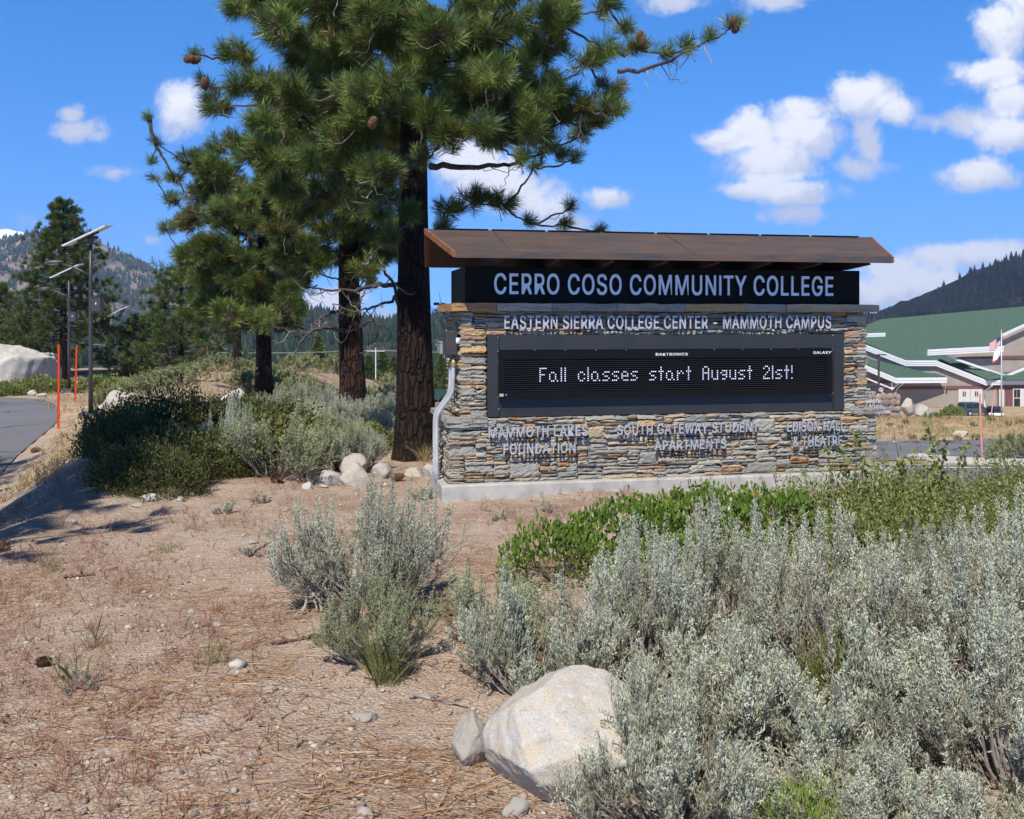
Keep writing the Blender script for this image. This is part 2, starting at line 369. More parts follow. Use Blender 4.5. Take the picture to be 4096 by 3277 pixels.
def rust_mat():
    m, nt, b = new_mat('weathering_steel'); c = coords(nt)
    n = nt.noise(nt.mapping(c, (0.7, 2.2, 2.2)), 2.6, 7, 0.66, 0.5); st = nt.noise(nt.mapping(c, (0.5, 6, 6), (0, 0, 0.1)), 5, 6, 0.65, 0.6)
    k = nt.math('ADD', nt.math('MULTIPLY', n, 0.5), nt.math('MULTIPLY', st, 0.5))
    col = nt.ramp(k, [(0.36, (0.044, 0.043, 0.047)), (0.46, (0.070, 0.057, 0.052)), (0.54, (0.105, 0.066, 0.049)), (0.66, (0.155, 0.076, 0.040))])
    nt.put(b.inputs['Base Color'], col); b.inputs['Roughness'].default_value = 0.62; b.inputs['Specular IOR Level'].default_value = 0.45
    return m

MAT = dict(
    soil=dirt_mat(), ledge=ledge_mat(), granite=granite_mat(), boulder=granite_mat('boulder_granite', 0.75, 1.22), granite_pale=granite_mat('pale_granite', 0.45, 1.2), granite_tan=granite_mat('tan_granite', 0.9, 1.0),
    mortar=plain('dark_mortar', (0.085, 0.08, 0.074), 0.95, bump=0.5),
    concrete=plain('concrete', (0.42, 0.41, 0.385), 0.9, var=0.16, scale=6, bump=0.35, bscale=90),
    rust=rust_mat(), rust_dark=plain('dark_rusted_steel', (0.05, 0.022, 0.014), 0.7, var=0.3), rust_edge=plain('rusted_edge', (0.25, 0.095, 0.045), 0.75, var=0.35, scale=14),
    box_black=plain('black_bronze_paint', (0.007, 0.005, 0.0045), 0.55, var=0.2, scale=3, spec=.12), panel=plain('black_panel_paint', (0.026, 0.027, 0.030), 0.5, var=0.15, scale=2),
    led_black=plain('black_display_plastic', (0.006, 0.006, 0.0065), 0.6, spec=.15), slat=plain('display_louver', (0.05, 0.05, 0.052), 0.6, spec=.2),
    alu_grey=plain('aluminium_dim_reflection', (0.45, 0.47, 0.54), 0.5, metal=0.2, var=0.1), alu=plain('brushed_aluminium', (0.72, 0.75, 0.82), 0.42, metal=0.2, var=0.08), alu_back=plain('aluminium_return', (0.25, 0.26, 0.29), 0.5, metal=0.3),  # two tones of one aluminium: bright and dim reflections put into the colour
    white_print=plain('white_print', (0.85, 0.85, 0.85), 0.5), led_white=plain('lit_white_diode', (0.8, 0.8, 0.8), 0.4, emit=((0.72, 0.76, 1.0), 1.0)),
    led_blue=plain('lit_blue_diode', (0.1, 0.1, 0.6), 0.4, emit=((0.08, 0.1, 0.9), 0.6)), sticker=plain('yellowed_sticker', (0.45, 0.43, 0.28), 0.6),
    conduit=plain('galvanised_conduit', (0.55, 0.56, 0.58), 0.45, metal=0.3, var=0.1), grey_box=plain('grey_box_paint', (0.27, 0.30, 0.32), 0.5), dark_box=plain('dark_bronze_box', (0.045, 0.04, 0.036), 0.5), brass=plain('dull_brass', (0.34, 0.26, 0.12), 0.5, metal=0.4),
    bark=bark_mat('dark_pine_bark', (0.014, 0.010, 0.008), (0.048, 0.027, 0.019)), bark_red=bark_mat('red_pine_bark', (0.024, 0.013, 0.009), (0.088, 0.043, 0.027)),
    limb=plain('limb_bark', (0.085, 0.065, 0.055), 0.9, var=0.35, bump=0.5), deadwood=plain('bleached_wood', (0.36, 0.31, 0.27), 0.9, var=0.3, scale=20, bump=0.4),
    brownwood=plain('brown_twig', (0.15, 0.10, 0.072), 0.9, var=0.35, scale=20), cone=plain('pine_cone_scales', (0.16, 0.075, 0.04), 0.8, var=0.4, scale=40, bump=0.6),
    needle=leaf_mat('pine_needles', [(0.0, (0.30, 0.155, 0.045)), (0.13, (0.20, 0.135, 0.036)), (0.26, (0.13, 0.15, 0.03)), (0.5, (0.062, 0.106, 0.022)), (0.72, (0.108, 0.172, 0.038)), (1.0, (0.30, 0.36, 0.095))], 0.42, 0.25, 0.5),
    needle_far=leaf_mat('far_pine_needles', [(0.0, (0.22, 0.13, 0.05)), (0.2, (0.14, 0.15, 0.038)), (0.55, (0.078, 0.122, 0.032)), (1.0, (0.14, 0.20, 0.062))], 0.5, 0.2, 0.4),
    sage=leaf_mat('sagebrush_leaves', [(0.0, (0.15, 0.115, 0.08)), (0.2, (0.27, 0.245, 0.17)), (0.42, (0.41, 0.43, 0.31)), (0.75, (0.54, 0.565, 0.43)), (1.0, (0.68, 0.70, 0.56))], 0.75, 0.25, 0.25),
    sage_green=leaf_mat('green_sagebrush_leaves', [(0.0, (0.18, 0.16, 0.08)), (0.3, (0.29, 0.31, 0.135)), (0.6, (0.36, 0.40, 0.21)), (1.0, (0.48, 0.52, 0.33))], 0.75, 0.25, 0.25),
    manz=leaf_mat('manzanita_leaves', [(0.0, (0.50, 0.34, 0.05)), (0.05, (0.09, 0.14, 0.022)), (0.5, (0.135, 0.22, 0.032)), (1.0, (0.25, 0.36, 0.06))], 0.38, 0.3, 0.5),
    bitter=leaf_mat('bitterbrush_leaves', [(0.0, (0.34, 0.17, 0.06)), (0.12, (0.20, 0.19, 0.05)), (0.5, (0.155, 0.19, 0.045)), (1.0, (0.34, 0.38, 0.13))], 0.55, 0.3, 0.35),
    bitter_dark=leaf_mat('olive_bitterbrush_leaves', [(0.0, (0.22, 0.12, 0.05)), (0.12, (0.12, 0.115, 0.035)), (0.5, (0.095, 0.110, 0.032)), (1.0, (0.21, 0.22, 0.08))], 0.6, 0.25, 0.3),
    rabbit=leaf_mat('rabbitbrush_leaves', [(0.0, (0.6, 0.42, 0.02)), (0.15, (0.16, 0.26, 0.04)), (1.0, (0.30, 0.42, 0.10))], 0.6, 0.3, 0.3),
    litter=leaf_mat('fallen_needles', [(0.0, (0.22, 0.09, 0.04)), (0.5, (0.38, 0.215, 0.105)), (1.0, (0.58, 0.43, 0.28))], 0.7, 0.1, 0.2),
    redweed=leaf_mat('dried_red_weeds', [(0.0, (0.17, 0.075, 0.055)), (0.6, (0.31, 0.15, 0.11)), (1.0, (0.44, 0.30, 0.23))], 0.8, 0.2, 0.2),
    straw=leaf_mat('dry_grass_blades', [(0.0, (0.30, 0.20, 0.09)), (0.5, (0.50, 0.38, 0.20)), (1.0, (0.62, 0.52, 0.33))], 0.7, 0.25, 0.2),
    grass=leaf_mat('green_grass_blades', [(0.0, (0.42, 0.33, 0.15)), (0.35, (0.18, 0.19, 0.06)), (1.0, (0.20, 0.24, 0.085))], 0.6, 0.25, 0.3),
    twig=plain('grey_twig', (0.27, 0.235, 0.205), 0.9, var=0.3, scale=20),
    asphalt=asphalt_mat('worn_asphalt', (0.155, 0.155, 0.165)), kerb=plain('pale_kerb_concrete', (0.48, 0.46, 0.43), 0.9, var=0.12), yellow=plain('worn_yellow_paint', (0.50, 0.30, 0.06), 0.8, var=0.3), white_line=plain('white_road_paint', (0.7, 0.7, 0.68), 0.8, var=0.2),
    pole=plain('bronze_lamp_paint', (0.050, 0.047, 0.048), 0.45, var=0.08), panel_white=plain('panel_frame', (0.68, 0.70, 0.72), 0.4), solar=plain('solar_cells', (0.05, 0.09, 0.24), 0.2, var=0.1), orange=plain('orange_marker_plastic', (0.72, 0.075, 0.02), 0.5, var=0.08), pink=plain('faded_marker_plastic', (0.62, 0.30, 0.27), 0.6, var=0.1),
    glass=plain('lamp_lens', (0.55, 0.53, 0.48), 0.2),
)

# ---------------------------------------------------------------- letter outlines (plain bold grotesque capitals): letter|advance|loops
from mathutils.geometry import tessellate_polygon
GLYPHS = {}
for _l in """&|448|175,-15 219,-15 259,-9 292,2 323,21 347,-2 352,-2 352,-8 375,-8 375,9 370,9 370,15 347,41 365,64 371,62 371,58 376,56 376,52 395,33 395,29 400,28 400,23 405,22 410,11 415,11 415,5 420,5 420,-1 443,-1 443,16 438,16 438,22 433,22 433,28 429,28 429,33 424,34 424,39 419,40 419,45 415,46 415,50 410,52 410,56 405,58 405,62 384,86 400,115 412,149 418,187 419,232 338,232 335,193 324,159 211,296 283,297 306,320 320,340 331,366 335,391 331,442 321,466 311,480 281,505 255,516 229,521 171,521 136,513 104,495 79,466 71,449 65,423 66,367 82,324 116,277 71,241 51,220 32,190 24,161 23,117 27,90 40,58 54,38 78,16 104,1 141,-11/188,55 163,61 138,75 124,89 111,114 108,132 115,157 129,178 151,199 266,83 234,64 211,57/293,107 221,194 309,128/185,329 161,361 153,377 148,400 156,424 170,440 184,448 205,452 223,446 239,433 249,414 250,399 234,368
-|453|103,180 348,180 348,252 103,252
A|480|6,-8 97,-7 145,134 334,134 383,-7 474,-8 472,15 287,517 190,517 8,17/172,207 239,410 307,207
B|456|49,-8 277,-8 312,-4 345,5 373,19 399,41 412,59 424,88 429,118 429,156 423,190 413,213 397,235 371,256 347,266 375,283 390,299 402,320 409,353 408,403 402,429 392,451 380,468 349,494 315,509 277,516 49,517/137,65 136,223 246,223 269,220 304,205 332,176 343,147 342,123 327,95 309,80 284,70 260,66/137,293 136,444 234,444 262,441 295,427 314,406 324,379 322,355 309,329 287,309 266,299 244,294
C|510|248,-15 291,-15 329,-10 372,4 405,23 433,47 460,83 474,113 484,151 484,168 397,168 383,129 353,93 315,71 265,61 220,71 187,89 153,123 134,156 122,191 115,236 116,283 124,325 135,355 154,387 182,416 207,432 233,442 258,447 277,447 306,441 339,426 369,400 389,368 397,340 484,340 484,358 473,398 459,427 439,455 413,480 376,503 344,515 301,523 234,523 194,516 153,500 118,477 83,441 59,403 42,360 31,303 29,239 36,172 51,123 80,71 109,39 154,8 201,-9
D|502|49,-8 107,-8 107,4 113,-8 245,-8 301,-1 341,12 368,26 401,51 423,75 446,113 466,173 473,244 470,313 461,357 443,403 418,441 382,475 346,496 282,514 242,517 114,517 114,460 104,460 104,517 49,517/152,65 231,442 250,441 282,433 319,414 346,389 362,366 375,337 386,289 388,243 383,203 373,168 361,142 346,121 322,98 293,81 241,67
E|419|49,-8 386,-8 386,65 136,65 136,221 366,221 366,294 136,294 136,444 383,444 383,517 49,517
F|410|49,-8 136,-8 136,213 357,213 357,286 136,286 136,444 380,444 380,517 49,517
G|520|249,-15 305,-14 337,-9 373,3 416,29 443,55 462,82 480,124 488,165 489,264 272,264 272,191 401,180 397,158 384,128 356,94 336,80 298,65 266,61 236,66 216,73 182,93 158,117 139,146 125,180 116,225 115,272 120,309 129,341 153,386 179,414 201,429 249,446 276,447 301,442 333,428 364,402 383,375 397,341 485,341 484,365 473,400 456,432 432,462 405,485 372,504 342,515 308,522 253,524 205,519 162,505 119,479 90,451 59,404 42,361 32,313 29,269 32,195 41,151 67,90 105,42 139,16 193,-7
H|517|49,-8 136,-8 136,224 381,224 381,-8 468,-8 468,517 381,517 381,297 136,297 136,517 49,517
I|160|40,-8 126,-8 126,517 40,517
K|467|49,-8 459,-8 459,10 260,287 453,493 459,500 459,517 352,517 181,332 136,278 136,517 49,517
L|393|49,-8 372,-8 372,65 136,65 136,517 49,517
M|628|49,-8 133,-8 132,357 275,-8 353,-8 469,287 501,380 556,-6 579,-6 579,517 465,517 341,196 315,117 287,200 163,517 49,517
N|523|49,-8 136,-8 134,377 193,278 374,-6 474,-8 474,517 388,517 388,135 149,515 49,517
O|533|248,-15 303,-14 341,-7 378,7 426,40 452,69 478,113 494,158 503,213 504,278 497,338 484,382 465,420 441,453 395,492 340,516 301,523 233,523 198,517 159,503 123,481 92,452 63,410 42,360 32,313 29,269 32,196 42,148 69,88 99,49 140,16 193,-7/265,61 235,66 203,79 177,97 151,126 134,156 122,191 115,236 115,272 120,309 130,343 143,370 163,398 182,416 216,436 245,445 276,447 301,442 334,428 360,409 382,384 400,352 410,324 417,289 419,240 414,201 404,166 390,137 372,112 351,92 323,75 299,66
P|445|49,-8 136,-8 246,178 285,180 330,192 366,214 396,248 409,275 418,310 420,360 417,391 408,423 396,447 379,469 355,489 311,509 271,516 49,517/137,250 136,444 236,444 258,441 288,430 313,409 329,377 333,339 325,307 308,280 287,264 256,253 225,250
R|449|49,-8 136,-8 236,170 342,-8 439,-8 439,9 337,205 371,226 395,252 410,281 420,326 420,378 409,426 388,462 358,489 317,508 273,516 49,517/258,207 250,221 292,221 295,216/137,263 136,444 237,444 260,441 287,432 314,411 329,383 334,347 326,314 316,297 304,285 279,271 248,264
S|447|199,-17 248,-17 286,-13 320,-4 348,9 371,25 395,51 410,78 419,115 419,162 415,184 401,214 380,238 350,259 318,274 212,304 177,317 147,336 130,359 127,382 131,396 142,414 171,437 217,450 259,445 294,428 316,404 323,388 326,370 412,370 411,401 404,428 395,447 376,472 351,493 323,508 271,522 215,524 177,521 138,511 112,499 84,479 62,454 49,429 41,394 41,354 49,318 63,294 85,272 111,255 147,239 283,198 316,177 331,155 333,129 316,96 301,82 278,69 236,58 195,61 152,79 126,107 119,123 115,145 27,145 28,116 35,86 49,57 69,32 95,12 128,-4 162,-13
T|449|182,-8 268,-8 268,444 428,444 428,517 21,517 21,444 182,444
U|517|228,-16 309,-14 344,-6 373,6 403,25 427,48 453,89 462,114 468,149 468,517 382,517 382,183 378,151 362,114 341,90 311,71 266,60 232,63 197,76 169,97 146,131 139,151 135,180 135,517 49,517 49,155 52,128 60,99 73,72 91,47 127,16 177,-7
V|480|193,-8 289,-8 474,499 474,517 383,516 273,200 242,99 96,516 5,517 5,500
W|686|144,-8 242,-8 342,370 444,-8 541,-8 679,493 680,517 592,517 493,123 391,517 295,517 194,124 94,516 5,517 5,500
X|474|7,-8 103,-8 198,128 237,190 280,122 370,-8 466,-8 466,10 292,262 456,498 457,517 362,517 258,366 239,332 115,517 19,517 19,499 184,260 7,9
Y|472|192,-8 279,-8 279,201 465,498 466,517 370,517 260,338 237,294 102,517 6,517 7,497 192,202""".split("\n"):
    _c, _a, _v = _l.split("|")
    _loops = [[tuple(float(x) for x in p.split(",")) for p in L.split()] for L in _v.split("/")]
    _tri = tessellate_polygon([[Vector((*p, 0)) for p in L] for L in _loops])
    _pts = np.array([p for L in _loops for p in L]); _f = []
    for t in _tri:
        a, b, c = (_pts[i] for i in t); k = (b[0]-a[0])*(c[1]-a[1])-(b[1]-a[1])*(c[0]-a[0])
        if abs(k) > 1e-6: _f.append(list(t) if k > 0 else list(t)[::-1])
    _rim, _n = [], 0
    for L in _loops: _rim += [(_n+i, _n+(i+1) % len(L)) for i in range(len(L))]; _n += len(L)
    GLYPHS[_c] = (int(_a), _pts, _f, _rim)
# ---------------------------------------------------------------- terrain
RIGHT_Y = [0, 9, 12, 15, 19, 25.5, 41, 44, 49, 53, 60, 80, 120, 150, 200, 400, 1000, 4000]
RIGHT_Z = [0, 0, -.42, -1.12, -2.0, -3.2, -3.26, -3.22, -3.15, -3.7, -4.9, -7.1, -10.2, -11.1, -12.4, -22, -45, -60]
MID_Y = [0, 33, 40, 50, 60, 120, 200, 400, 1000, 4000]
MID_Z = [0, 0, -.35, -1.0, -1.9, -7.0, -11.5, -22, -45, -60]
def gz(X, Y):
    X = np.asarray(X, float); Y = np.asarray(Y, float)
    edge = -7.6-(Y-12)*0.34; crest = -3.5-(Y-7)*0.225
    kl = sst(0, 1, (crest-X)/np.maximum(crest-edge, 0.5))
    zl = -1.4*kl*sst(5.0, 9.5, Y+np.maximum(0, -X-5)*0.8)-0.25*sst(36, 48, Y)*kl
    kr = sst(0.8, 5.0, X-np.maximum(0, Y-30)*0.02)
    zr = np.interp(Y, RIGHT_Y, RIGHT_Z); zm = np.interp(Y, MID_Y, MID_Z)
    lf = np.clip(1-sst(52, 75, Y), 0, 1)
    zm = zm-sst(-8.5, -4.5, X)*np.interp(Y, [19, 30, 45, 60, 120], [0, 1.3, 1.9, 1.5, 0])
    z = kr*zr+(1-kr)*(zm*np.where(kl*lf > 0, 1-kl*lf, 1)+zl*lf)
    z = z+0.30*np.exp(-((X+7.4)/2.6)**2-((Y-27)/6.0)**2)
    near = np.clip(1-(Y-11)/9, 0, 1)
    z = z+near*(0.020*np.sin(1.9*X+0.7*Y)+0.018*np.sin(-1.1*X+2.3*Y+1)+0.012*np.sin(4.3*X+3.1*Y))
    return z
def g1(x, y): return float(gz(x, y))
def on_ground(px, py, lo=2.5, hi=140):
    """the ground point seen along a photo ray"""
    a, b = (px-2048)/F, (HZ-py)/F
    Y = np.linspace(lo, hi, 6000); d = EYE+b*Y-gz(a*Y, Y)
    i = np.argmax(d < 0) if (d < 0).any() else len(Y)-1
    return Vector((a*Y[i], Y[i], float(gz(a*Y[i], Y[i]))))

def build_ground():
    ys = np.concatenate([np.linspace(-14, 2, 30), np.linspace(2.1, 13, 190), 13+np.cumsum(np.geomspace(0.07, 190, 170))])
    xs = np.concatenate([-np.cumsum(np.geomspace(0.055, 150, 165))[::-1], [0], np.cumsum(np.geomspace(0.055, 150, 165))])
    X, Y = np.meshgrid(xs, ys); Z = gz(X, Y)
    m = (Y < 14) & (abs(X) < 8)
    rough = np.array([mnoise.noise((x*6, y*6, 0))*0.010+mnoise.noise((x*17, y*17, 3))*0.006 for x, y in zip(X[m], Y[m])])
    Z[m] += rough
    ny, nx = X.shape; i = np.arange(ny-1)[:, None]*nx; j = np.arange(nx-1)[None]
    f = np.stack([i+j, i+j+1, i+nx+j+1, i+nx+j], -1).reshape(-1, 4)
    o = MB().add(np.stack([X, Y, Z], -1), f).build('ground', MAT['soil'], smooth=True)
    tag(o, 'sandy soil littered with brown pine needles', kind='structure')
build_ground()

def road(name, pts, widths, label, mat=None, lift=0.035, n=60, kind='structure'):
    """a strip along a centre line, following the ground"""
    P = np.array(pts, float); t = np.linspace(0, len(P)-1, n); k = np.arange(len(P))
    def cub(col):
        out = np.interp(t, k, col)
        for _ in range(6):
            out[1:-1] = (out[:-2]+2*out[1:-1]+out[2:])/4
        return out
    c = np.stack([cub(P[:, 0]), cub(P[:, 1])], -1); T = unit(np.gradient(c, axis=0)); N = np.stack([-T[:, 1], T[:, 0]], -1)
    wd = np.interp(t, k, np.broadcast_to(widths, (len(P),)))
    s = np.linspace(-.5, .5, 13)
    XY = c[:, None]+N[:, None]*(wd[:, None]*s)[..., None]
    Z = gz(XY[..., 0], XY[..., 1])+lift
    V = np.concatenate([XY, Z[..., None]], -1).reshape(-1, 3); m = len(s)
    i = np.arange(n-1)[:, None]*m; j = np.arange(m-1)[None]
    f = np.stack([i+j, i+j+1, i+m+j+1, i+m+j], -1).reshape(-1, 4)[:, ::-1]
    o = MB().add(V, f).build(name, mat or MAT['asphalt'], smooth=True)
    return tag(o, label, kind=kind)

# left campus road, sweeping away round the bend
LR = [(-9.0, 4), (-10.6, 12), (-14.2, 21.6), (-17.0, 30), (-20.5, 37), (-27, 41.5), (-38, 43)]
road('campus_road', LR, 6.4, 'grey campus road curving away on the left')
def dash(a, b):
    return [tuple(np.array(LR[a])*(1-f)+np.array(LR[a+1])*f) for f in b]
for k in range(6):
    p = [(-13.6-k*1.15, 24.0+k*2.7), (-13.95-k*1.15, 25.0+k*2.7)]
    road('road_marking', p, 0.12, 'short yellow dash on the left road', MAT['yellow'], lift=0.047, n=4)
# right boulevard crossing below the sign, with a side street and its kerbs
road('boulevard', [(1.5, 27.5), (9, 29.3), (16, 29.5), (26, 28), (40, 25)], 8.6, 'grey boulevard running below the sign on the right')
road('side_street', [(7.0, 37.2), (12, 37.6), (20, 38.6), (34, 42)], 5.6, 'grey side street beyond the boulevard', lift=0.031)
road('road_marking', [(1.5, 31.3), (9, 33.0), (16, 33.1), (26, 31.6), (40, 28.6)], 0.12, 'white edge line of the right road', MAT['white_line'], lift=0.047)
for q in (0, .28): road('road_marking', [(1.5, 27.4+q), (9, 29.2+q), (16, 29.4+q), (26, 27.9+q), (40, 24.9+q)], 0.11, 'yellow centre line of the right road', MAT['yellow'], lift=0.047)
def kerb(name, pts, wd, h, label):
    P = np.array(pts, float); n = len(P); T = unit(np.gradient(P, axis=0)); N = np.stack([-T[:, 1], T[:, 0]], -1)*wd/2
    ring = []
    for i in range(n):
        z = g1(*P[i]); a, b = P[i]-N[i], P[i]+N[i]
        ring.append([(*a, z-.1), (*a, z+h), (*b, z+h), (*b, z-.1)])
    V = np.array(ring).reshape(-1, 3); i = np.arange(n-1)[:, None]*4; j = np.arange(4)[None]; k = (j+1) % 4
    m = MB().add(V, np.stack([i+j, i+4+j, i+4+k, i+k], -1).reshape(-1, 4)); 
    m.f.append(np.array([[0, 1, 2, 3]])); m.mi.append(np.array([0])); m.f.append(np.array([[3, 2, 1, 0]])+4*(n-1)); m.mi.append(np.array([0]))
    return tag(m.build(name, MAT['kerb']), label, kind='structure')
kerb('kerb', [(14.4, 35.9), (15.2, 34.9), (16.6, 34.3), (20, 34.0), (26, 33.1), (36, 31)], 0.75, 0.14, 'pale concrete kerb at the corner of the side street')

# ---------------------------------------------------------------- the monument sign
TH = math.radians(11.6); CT, ST = math.cos(TH), math.sin(TH)
OX, OY = -0.4465, 9.5
def uz(px, py, v=0.0):
    """sign coordinates (along the wall, up) of a photo point on the plane v"""
    a = (px-2048)/F
    u = (a*(OY+CT*v)-OX+ST*v)/(CT-a*ST)
    return u, EYE+(HZ-py)/F*(OY+u*ST+v*CT)
ugrid = g1(OX+2*CT, OY+2*ST)
sign = thing('monument_sign', 'long stone college sign with a rusted steel roof and an electronic message board', 'sign', (OX, OY, 0), TH)
def pu(px, v=0.0): return uz(px, HZ, v)[0]

PL = 0.125                                   # top of the plinth
m = MB(); m.box(((pu(1768, -.2)+pu(3600, -.2))/2, 0.37, PL/2-.2), (pu(3600, -.2)-pu(1768, -.2), 1.14, PL+.4), bev=0.012)
m.build('plinth', MAT['concrete'], sign)

def lay_stones(mb, length, height, to3, fixed=(), holes=(), cell=(0.025, 0.0108), seed=1, depth=0.09, ragged=0.0):
    """dry stacked ledge stones filling a rectangle; to3(s, z, d) gives the 3-D point standing d proud of the face"""
    rg = np.random.default_rng(seed); nx, nz = max(2, int(round(length/cell[0]))), max(2, int(round(height/cell[1])))
    cx, cz = length/nx, height/nz
    occ = np.zeros((nz, nx), bool); rects = []
    def take(i, k, wd, h): occ[k:k+h, i:i+wd] = True; rects.append((i, k, wd, h))
    for (s0, z0, s1, z1) in holes: occ[max(0, int(round(z0/cz))):int(round(z1/cz)), max(0, int(round(s0/cx))):int(round(s1/cx))] = True
    for (s0, z0, s1, z1) in fixed:
        i, k = int(max(0, s0/cx)), int(max(0, z0/cz)); wd, h = min(nx-i, max(2, int((s1-s0)/cx))), min(nz-k, max(2, int((z1-z0)/cz)))
        if not occ[k:k+h, i:i+wd].any(): take(i, k, wd, h)
    for k in range(nz):
        i = 0
        while i < nx:
            if occ[k, i]: i += 1; continue
            run = 1
            while i+run < nx and not occ[k, i+run]: run += 1
            h = int(rg.choice([2, 3, 3, 4, 4, 5], p=[.14, .24, .2, .2, .14, .08])); h = min(h, nz-k)
            wd = int(rg.integers(4, 17)) if h > 2 else int(rg.integers(5, 14))
            if rg.random() < .06: h, wd = min(nz-k, 7), int(rg.integers(5, 10))
            if run-wd < 3: wd = run
            wd = min(wd, run)
            while h > 1 and occ[k:k+h, i:i+wd].any(): h -= 1
            take(i, k, wd, h); i += wd
    for (i, k, wd, h) in rects:
        s0, s1, z0, z1 = i*cx, (i+wd)*cx, k*cz, (k+h)*cz
        g = 0.0022; W, H = s1-s0, z1-z0
        na, nb = max(3, min(9, int(W/0.035)+2)), max(3, min(7, int(H/0.012)+1))
        a = np.linspace(0, 1, na); b = np.linspace(0, 1, nb); A, B = np.meshgrid(a, b)
        proud = rg.uniform(0.0, 0.024); tilt = rg.normal(0, .010)
        edge = np.minimum(np.minimum(A, 1-A)*W, np.minimum(B, 1-B)*H)
        d = proud+tilt*(B-.5)*2+rg.normal(0, .0035, A.shape)+0.012*np.clip(edge/0.012, 0, 1)
        ja = rg.normal(0, min(.006, W*.04), A.shape); jb = rg.normal(0, min(.0028, H*.07), A.shape)
        Lt = rg.normal(0, .05*min(1, .05/W)); sk = rg.normal(0, .0035)
        S = s0+g+A*(W-2*g)+ja*(1-0.0)+Lt*(B-.5)*min(W, .1)
        Z = z0+g+B*(H-2*g)+jb+sk*(A-.5)*2
        if ragged: S = np.clip(S, -ragged, length+ragged)
        front = to3(S, Z, d)                                    # (nb, na, 3)
        back = to3(S, Z, np.full_like(d, -depth))
        ring = [(0, x) for x in range(na)]+[(y, na-1) for y in range(1, nb)]+[(nb-1, x) for x in range(na-2, -1, -1)]+[(y, 0) for y in range(nb-2, 0, -1)]
        bk = np.array([back[y, x] for y, x in ring])
        idx = np.arange(na*nb).reshape(nb, na)
        q = np.stack([idx[:-1, :-1], idx[:-1, 1:], idx[1:, 1:], idx[1:, :-1]], -1).reshape(-1, 4)
        rf = np.array([idx[y, x] for y, x in ring]); rb = na*nb+np.arange(len(ring)); nf, nbk = np.roll(rf, -1), np.roll(rb, -1)
        mb.add(np.concatenate([front.reshape(-1, 3), bk]), np.concatenate([q, np.stack([rf, rb, nbk, nf], -1)]))

UL, UR = pu(1840, 0.02), pu(3461, .02)       # upper wall
LL, LRt = pu(1796, -.07), pu(3499, -.07)     # lower wall
ZLED = 0.5*(uz(1900, 1668, -.05)[1]+uz(3400, 1652, -.05)[1]); ZCAPB = uz(1830, 1245, 0)[1]; ZCAPT = 1.822
PX0, PX1 = pu(1946, .02), pu(3372, .02)
PZ1 = 0.5*(uz(1946, 1337, .02)[1]+uz(3372, 1337, .02)[1]); PZ0 = ZLED+.004
WB, LB = 0.88, 0.97                          # backs of the upper and lower wall
m = MB()
def big(px0, py0, px1, py1, v, s0, z0):
    a = uz(px0, py1, v); b = uz(px1, py0, v); return (a[0]-s0, a[1]-z0, b[0]-s0, b[1]-z0)
P7 = lambda x: 1900+x*.3711
P8 = lambda x: 2600+x*.4174
fx = [big(P7(372), 1660+495*.371, P7(708), 1660+672*.371, -.08, LL, PL), big(P7(1790), 1660+385*.371, P7(2012), 1660+525*.371, -.08, LL, PL),
      big(P8(930), 1660+440*.417, P8(1222), 1660+555*.417, -.08, LL, PL), big(P8(985), 1660+20*.417, P8(1215), 1660+165*.417, -.08, LL, PL),
      big(1797, 1775, 1905, 1829, -.08, LL, PL), big(3446, 1806, 3499, 1890, -.08, LL, PL), big(P7(1215), 1660+110*.371, P7(1410), 1660+258*.371, -.08, LL, PL)]
lay_stones(m, LRt-LL, ZLED-PL, lambda s, z, d: np.stack([LL+s, -.075-d, PL+z], -1), fx, seed=3)
lay_stones(m, UR-UL, ZCAPB-ZLED, lambda s, z, d: np.stack([UL+s, .02-d, ZLED+z], -1), holes=[(PX0-UL, 0, PX1-UL, PZ1-ZLED)], seed=5)
for (x0, sg, zz0, zz1, b0, b1, sd) in ((LL, -1, PL, ZLED, -.09, LB, 7), (LRt, 1, PL, ZLED, -.09, LB, 8), (UL, -1, ZLED, ZCAPB, .0, WB, 9), (UR, 1, ZLED, ZCAPB, .0, WB, 10)):
    lay_stones(m, b1-b0, zz1-zz0, lambda s, z, d, x0=x0, sg=sg, b0=b0, zz0=zz0: np.stack([x0+sg*(d-.012), b0+s, zz0+z], -1)[:, ::-1 if sg < 0 else 1], seed=sd)
wall = m.build('stone_wall', MAT['ledge'], sign)
# capping stones: a row on the ledge and the row under the black band
m = MB()
def cap_row(u0, u1, v0, v1, z0, z1, seed, n):
    rg = np.random.default_rng(seed); cut = np.linspace(u0, u1, n+1); cut[1:-1] += rg.normal(0, (u1-u0)/n*.18, n-1)
    for i in range(n):
        bm = bmesh.new(); bmesh.ops.create_cube(bm, size=1); bmesh.ops.subdivide_edges(bm, edges=bm.edges[:], cuts=5, use_grid_fill=True)
        c = Vector(((cut[i]+cut[i+1])/2, (v0+v1)/2, (z0+z1)/2)); d = Vector((cut[i+1]-cut[i]-.004, v1-v0+rg.normal(0, .012), z1-z0))
        for q in bm.verts:
            p = Vector((q.co.x*d.x, q.co.y*d.y, q.co.z*d.z))+c
            nv = mnoise.noise_vector((p.x*9+seed, p.y*9, p.z*22))*.011+mnoise.noise_vector((p.x*30, p.y*30, p.z*50))*.005
            q.co = p+Vector((nv.x*.4, nv.y*1.4, nv.z*.7))
        m.bm(bm)
cap_row(UL-.10, UR+.10, -.10, WB+.07, ZCAPB, ZCAPT, 4, 9)
m.build('cap_stones', MAT['ledge'], sign)
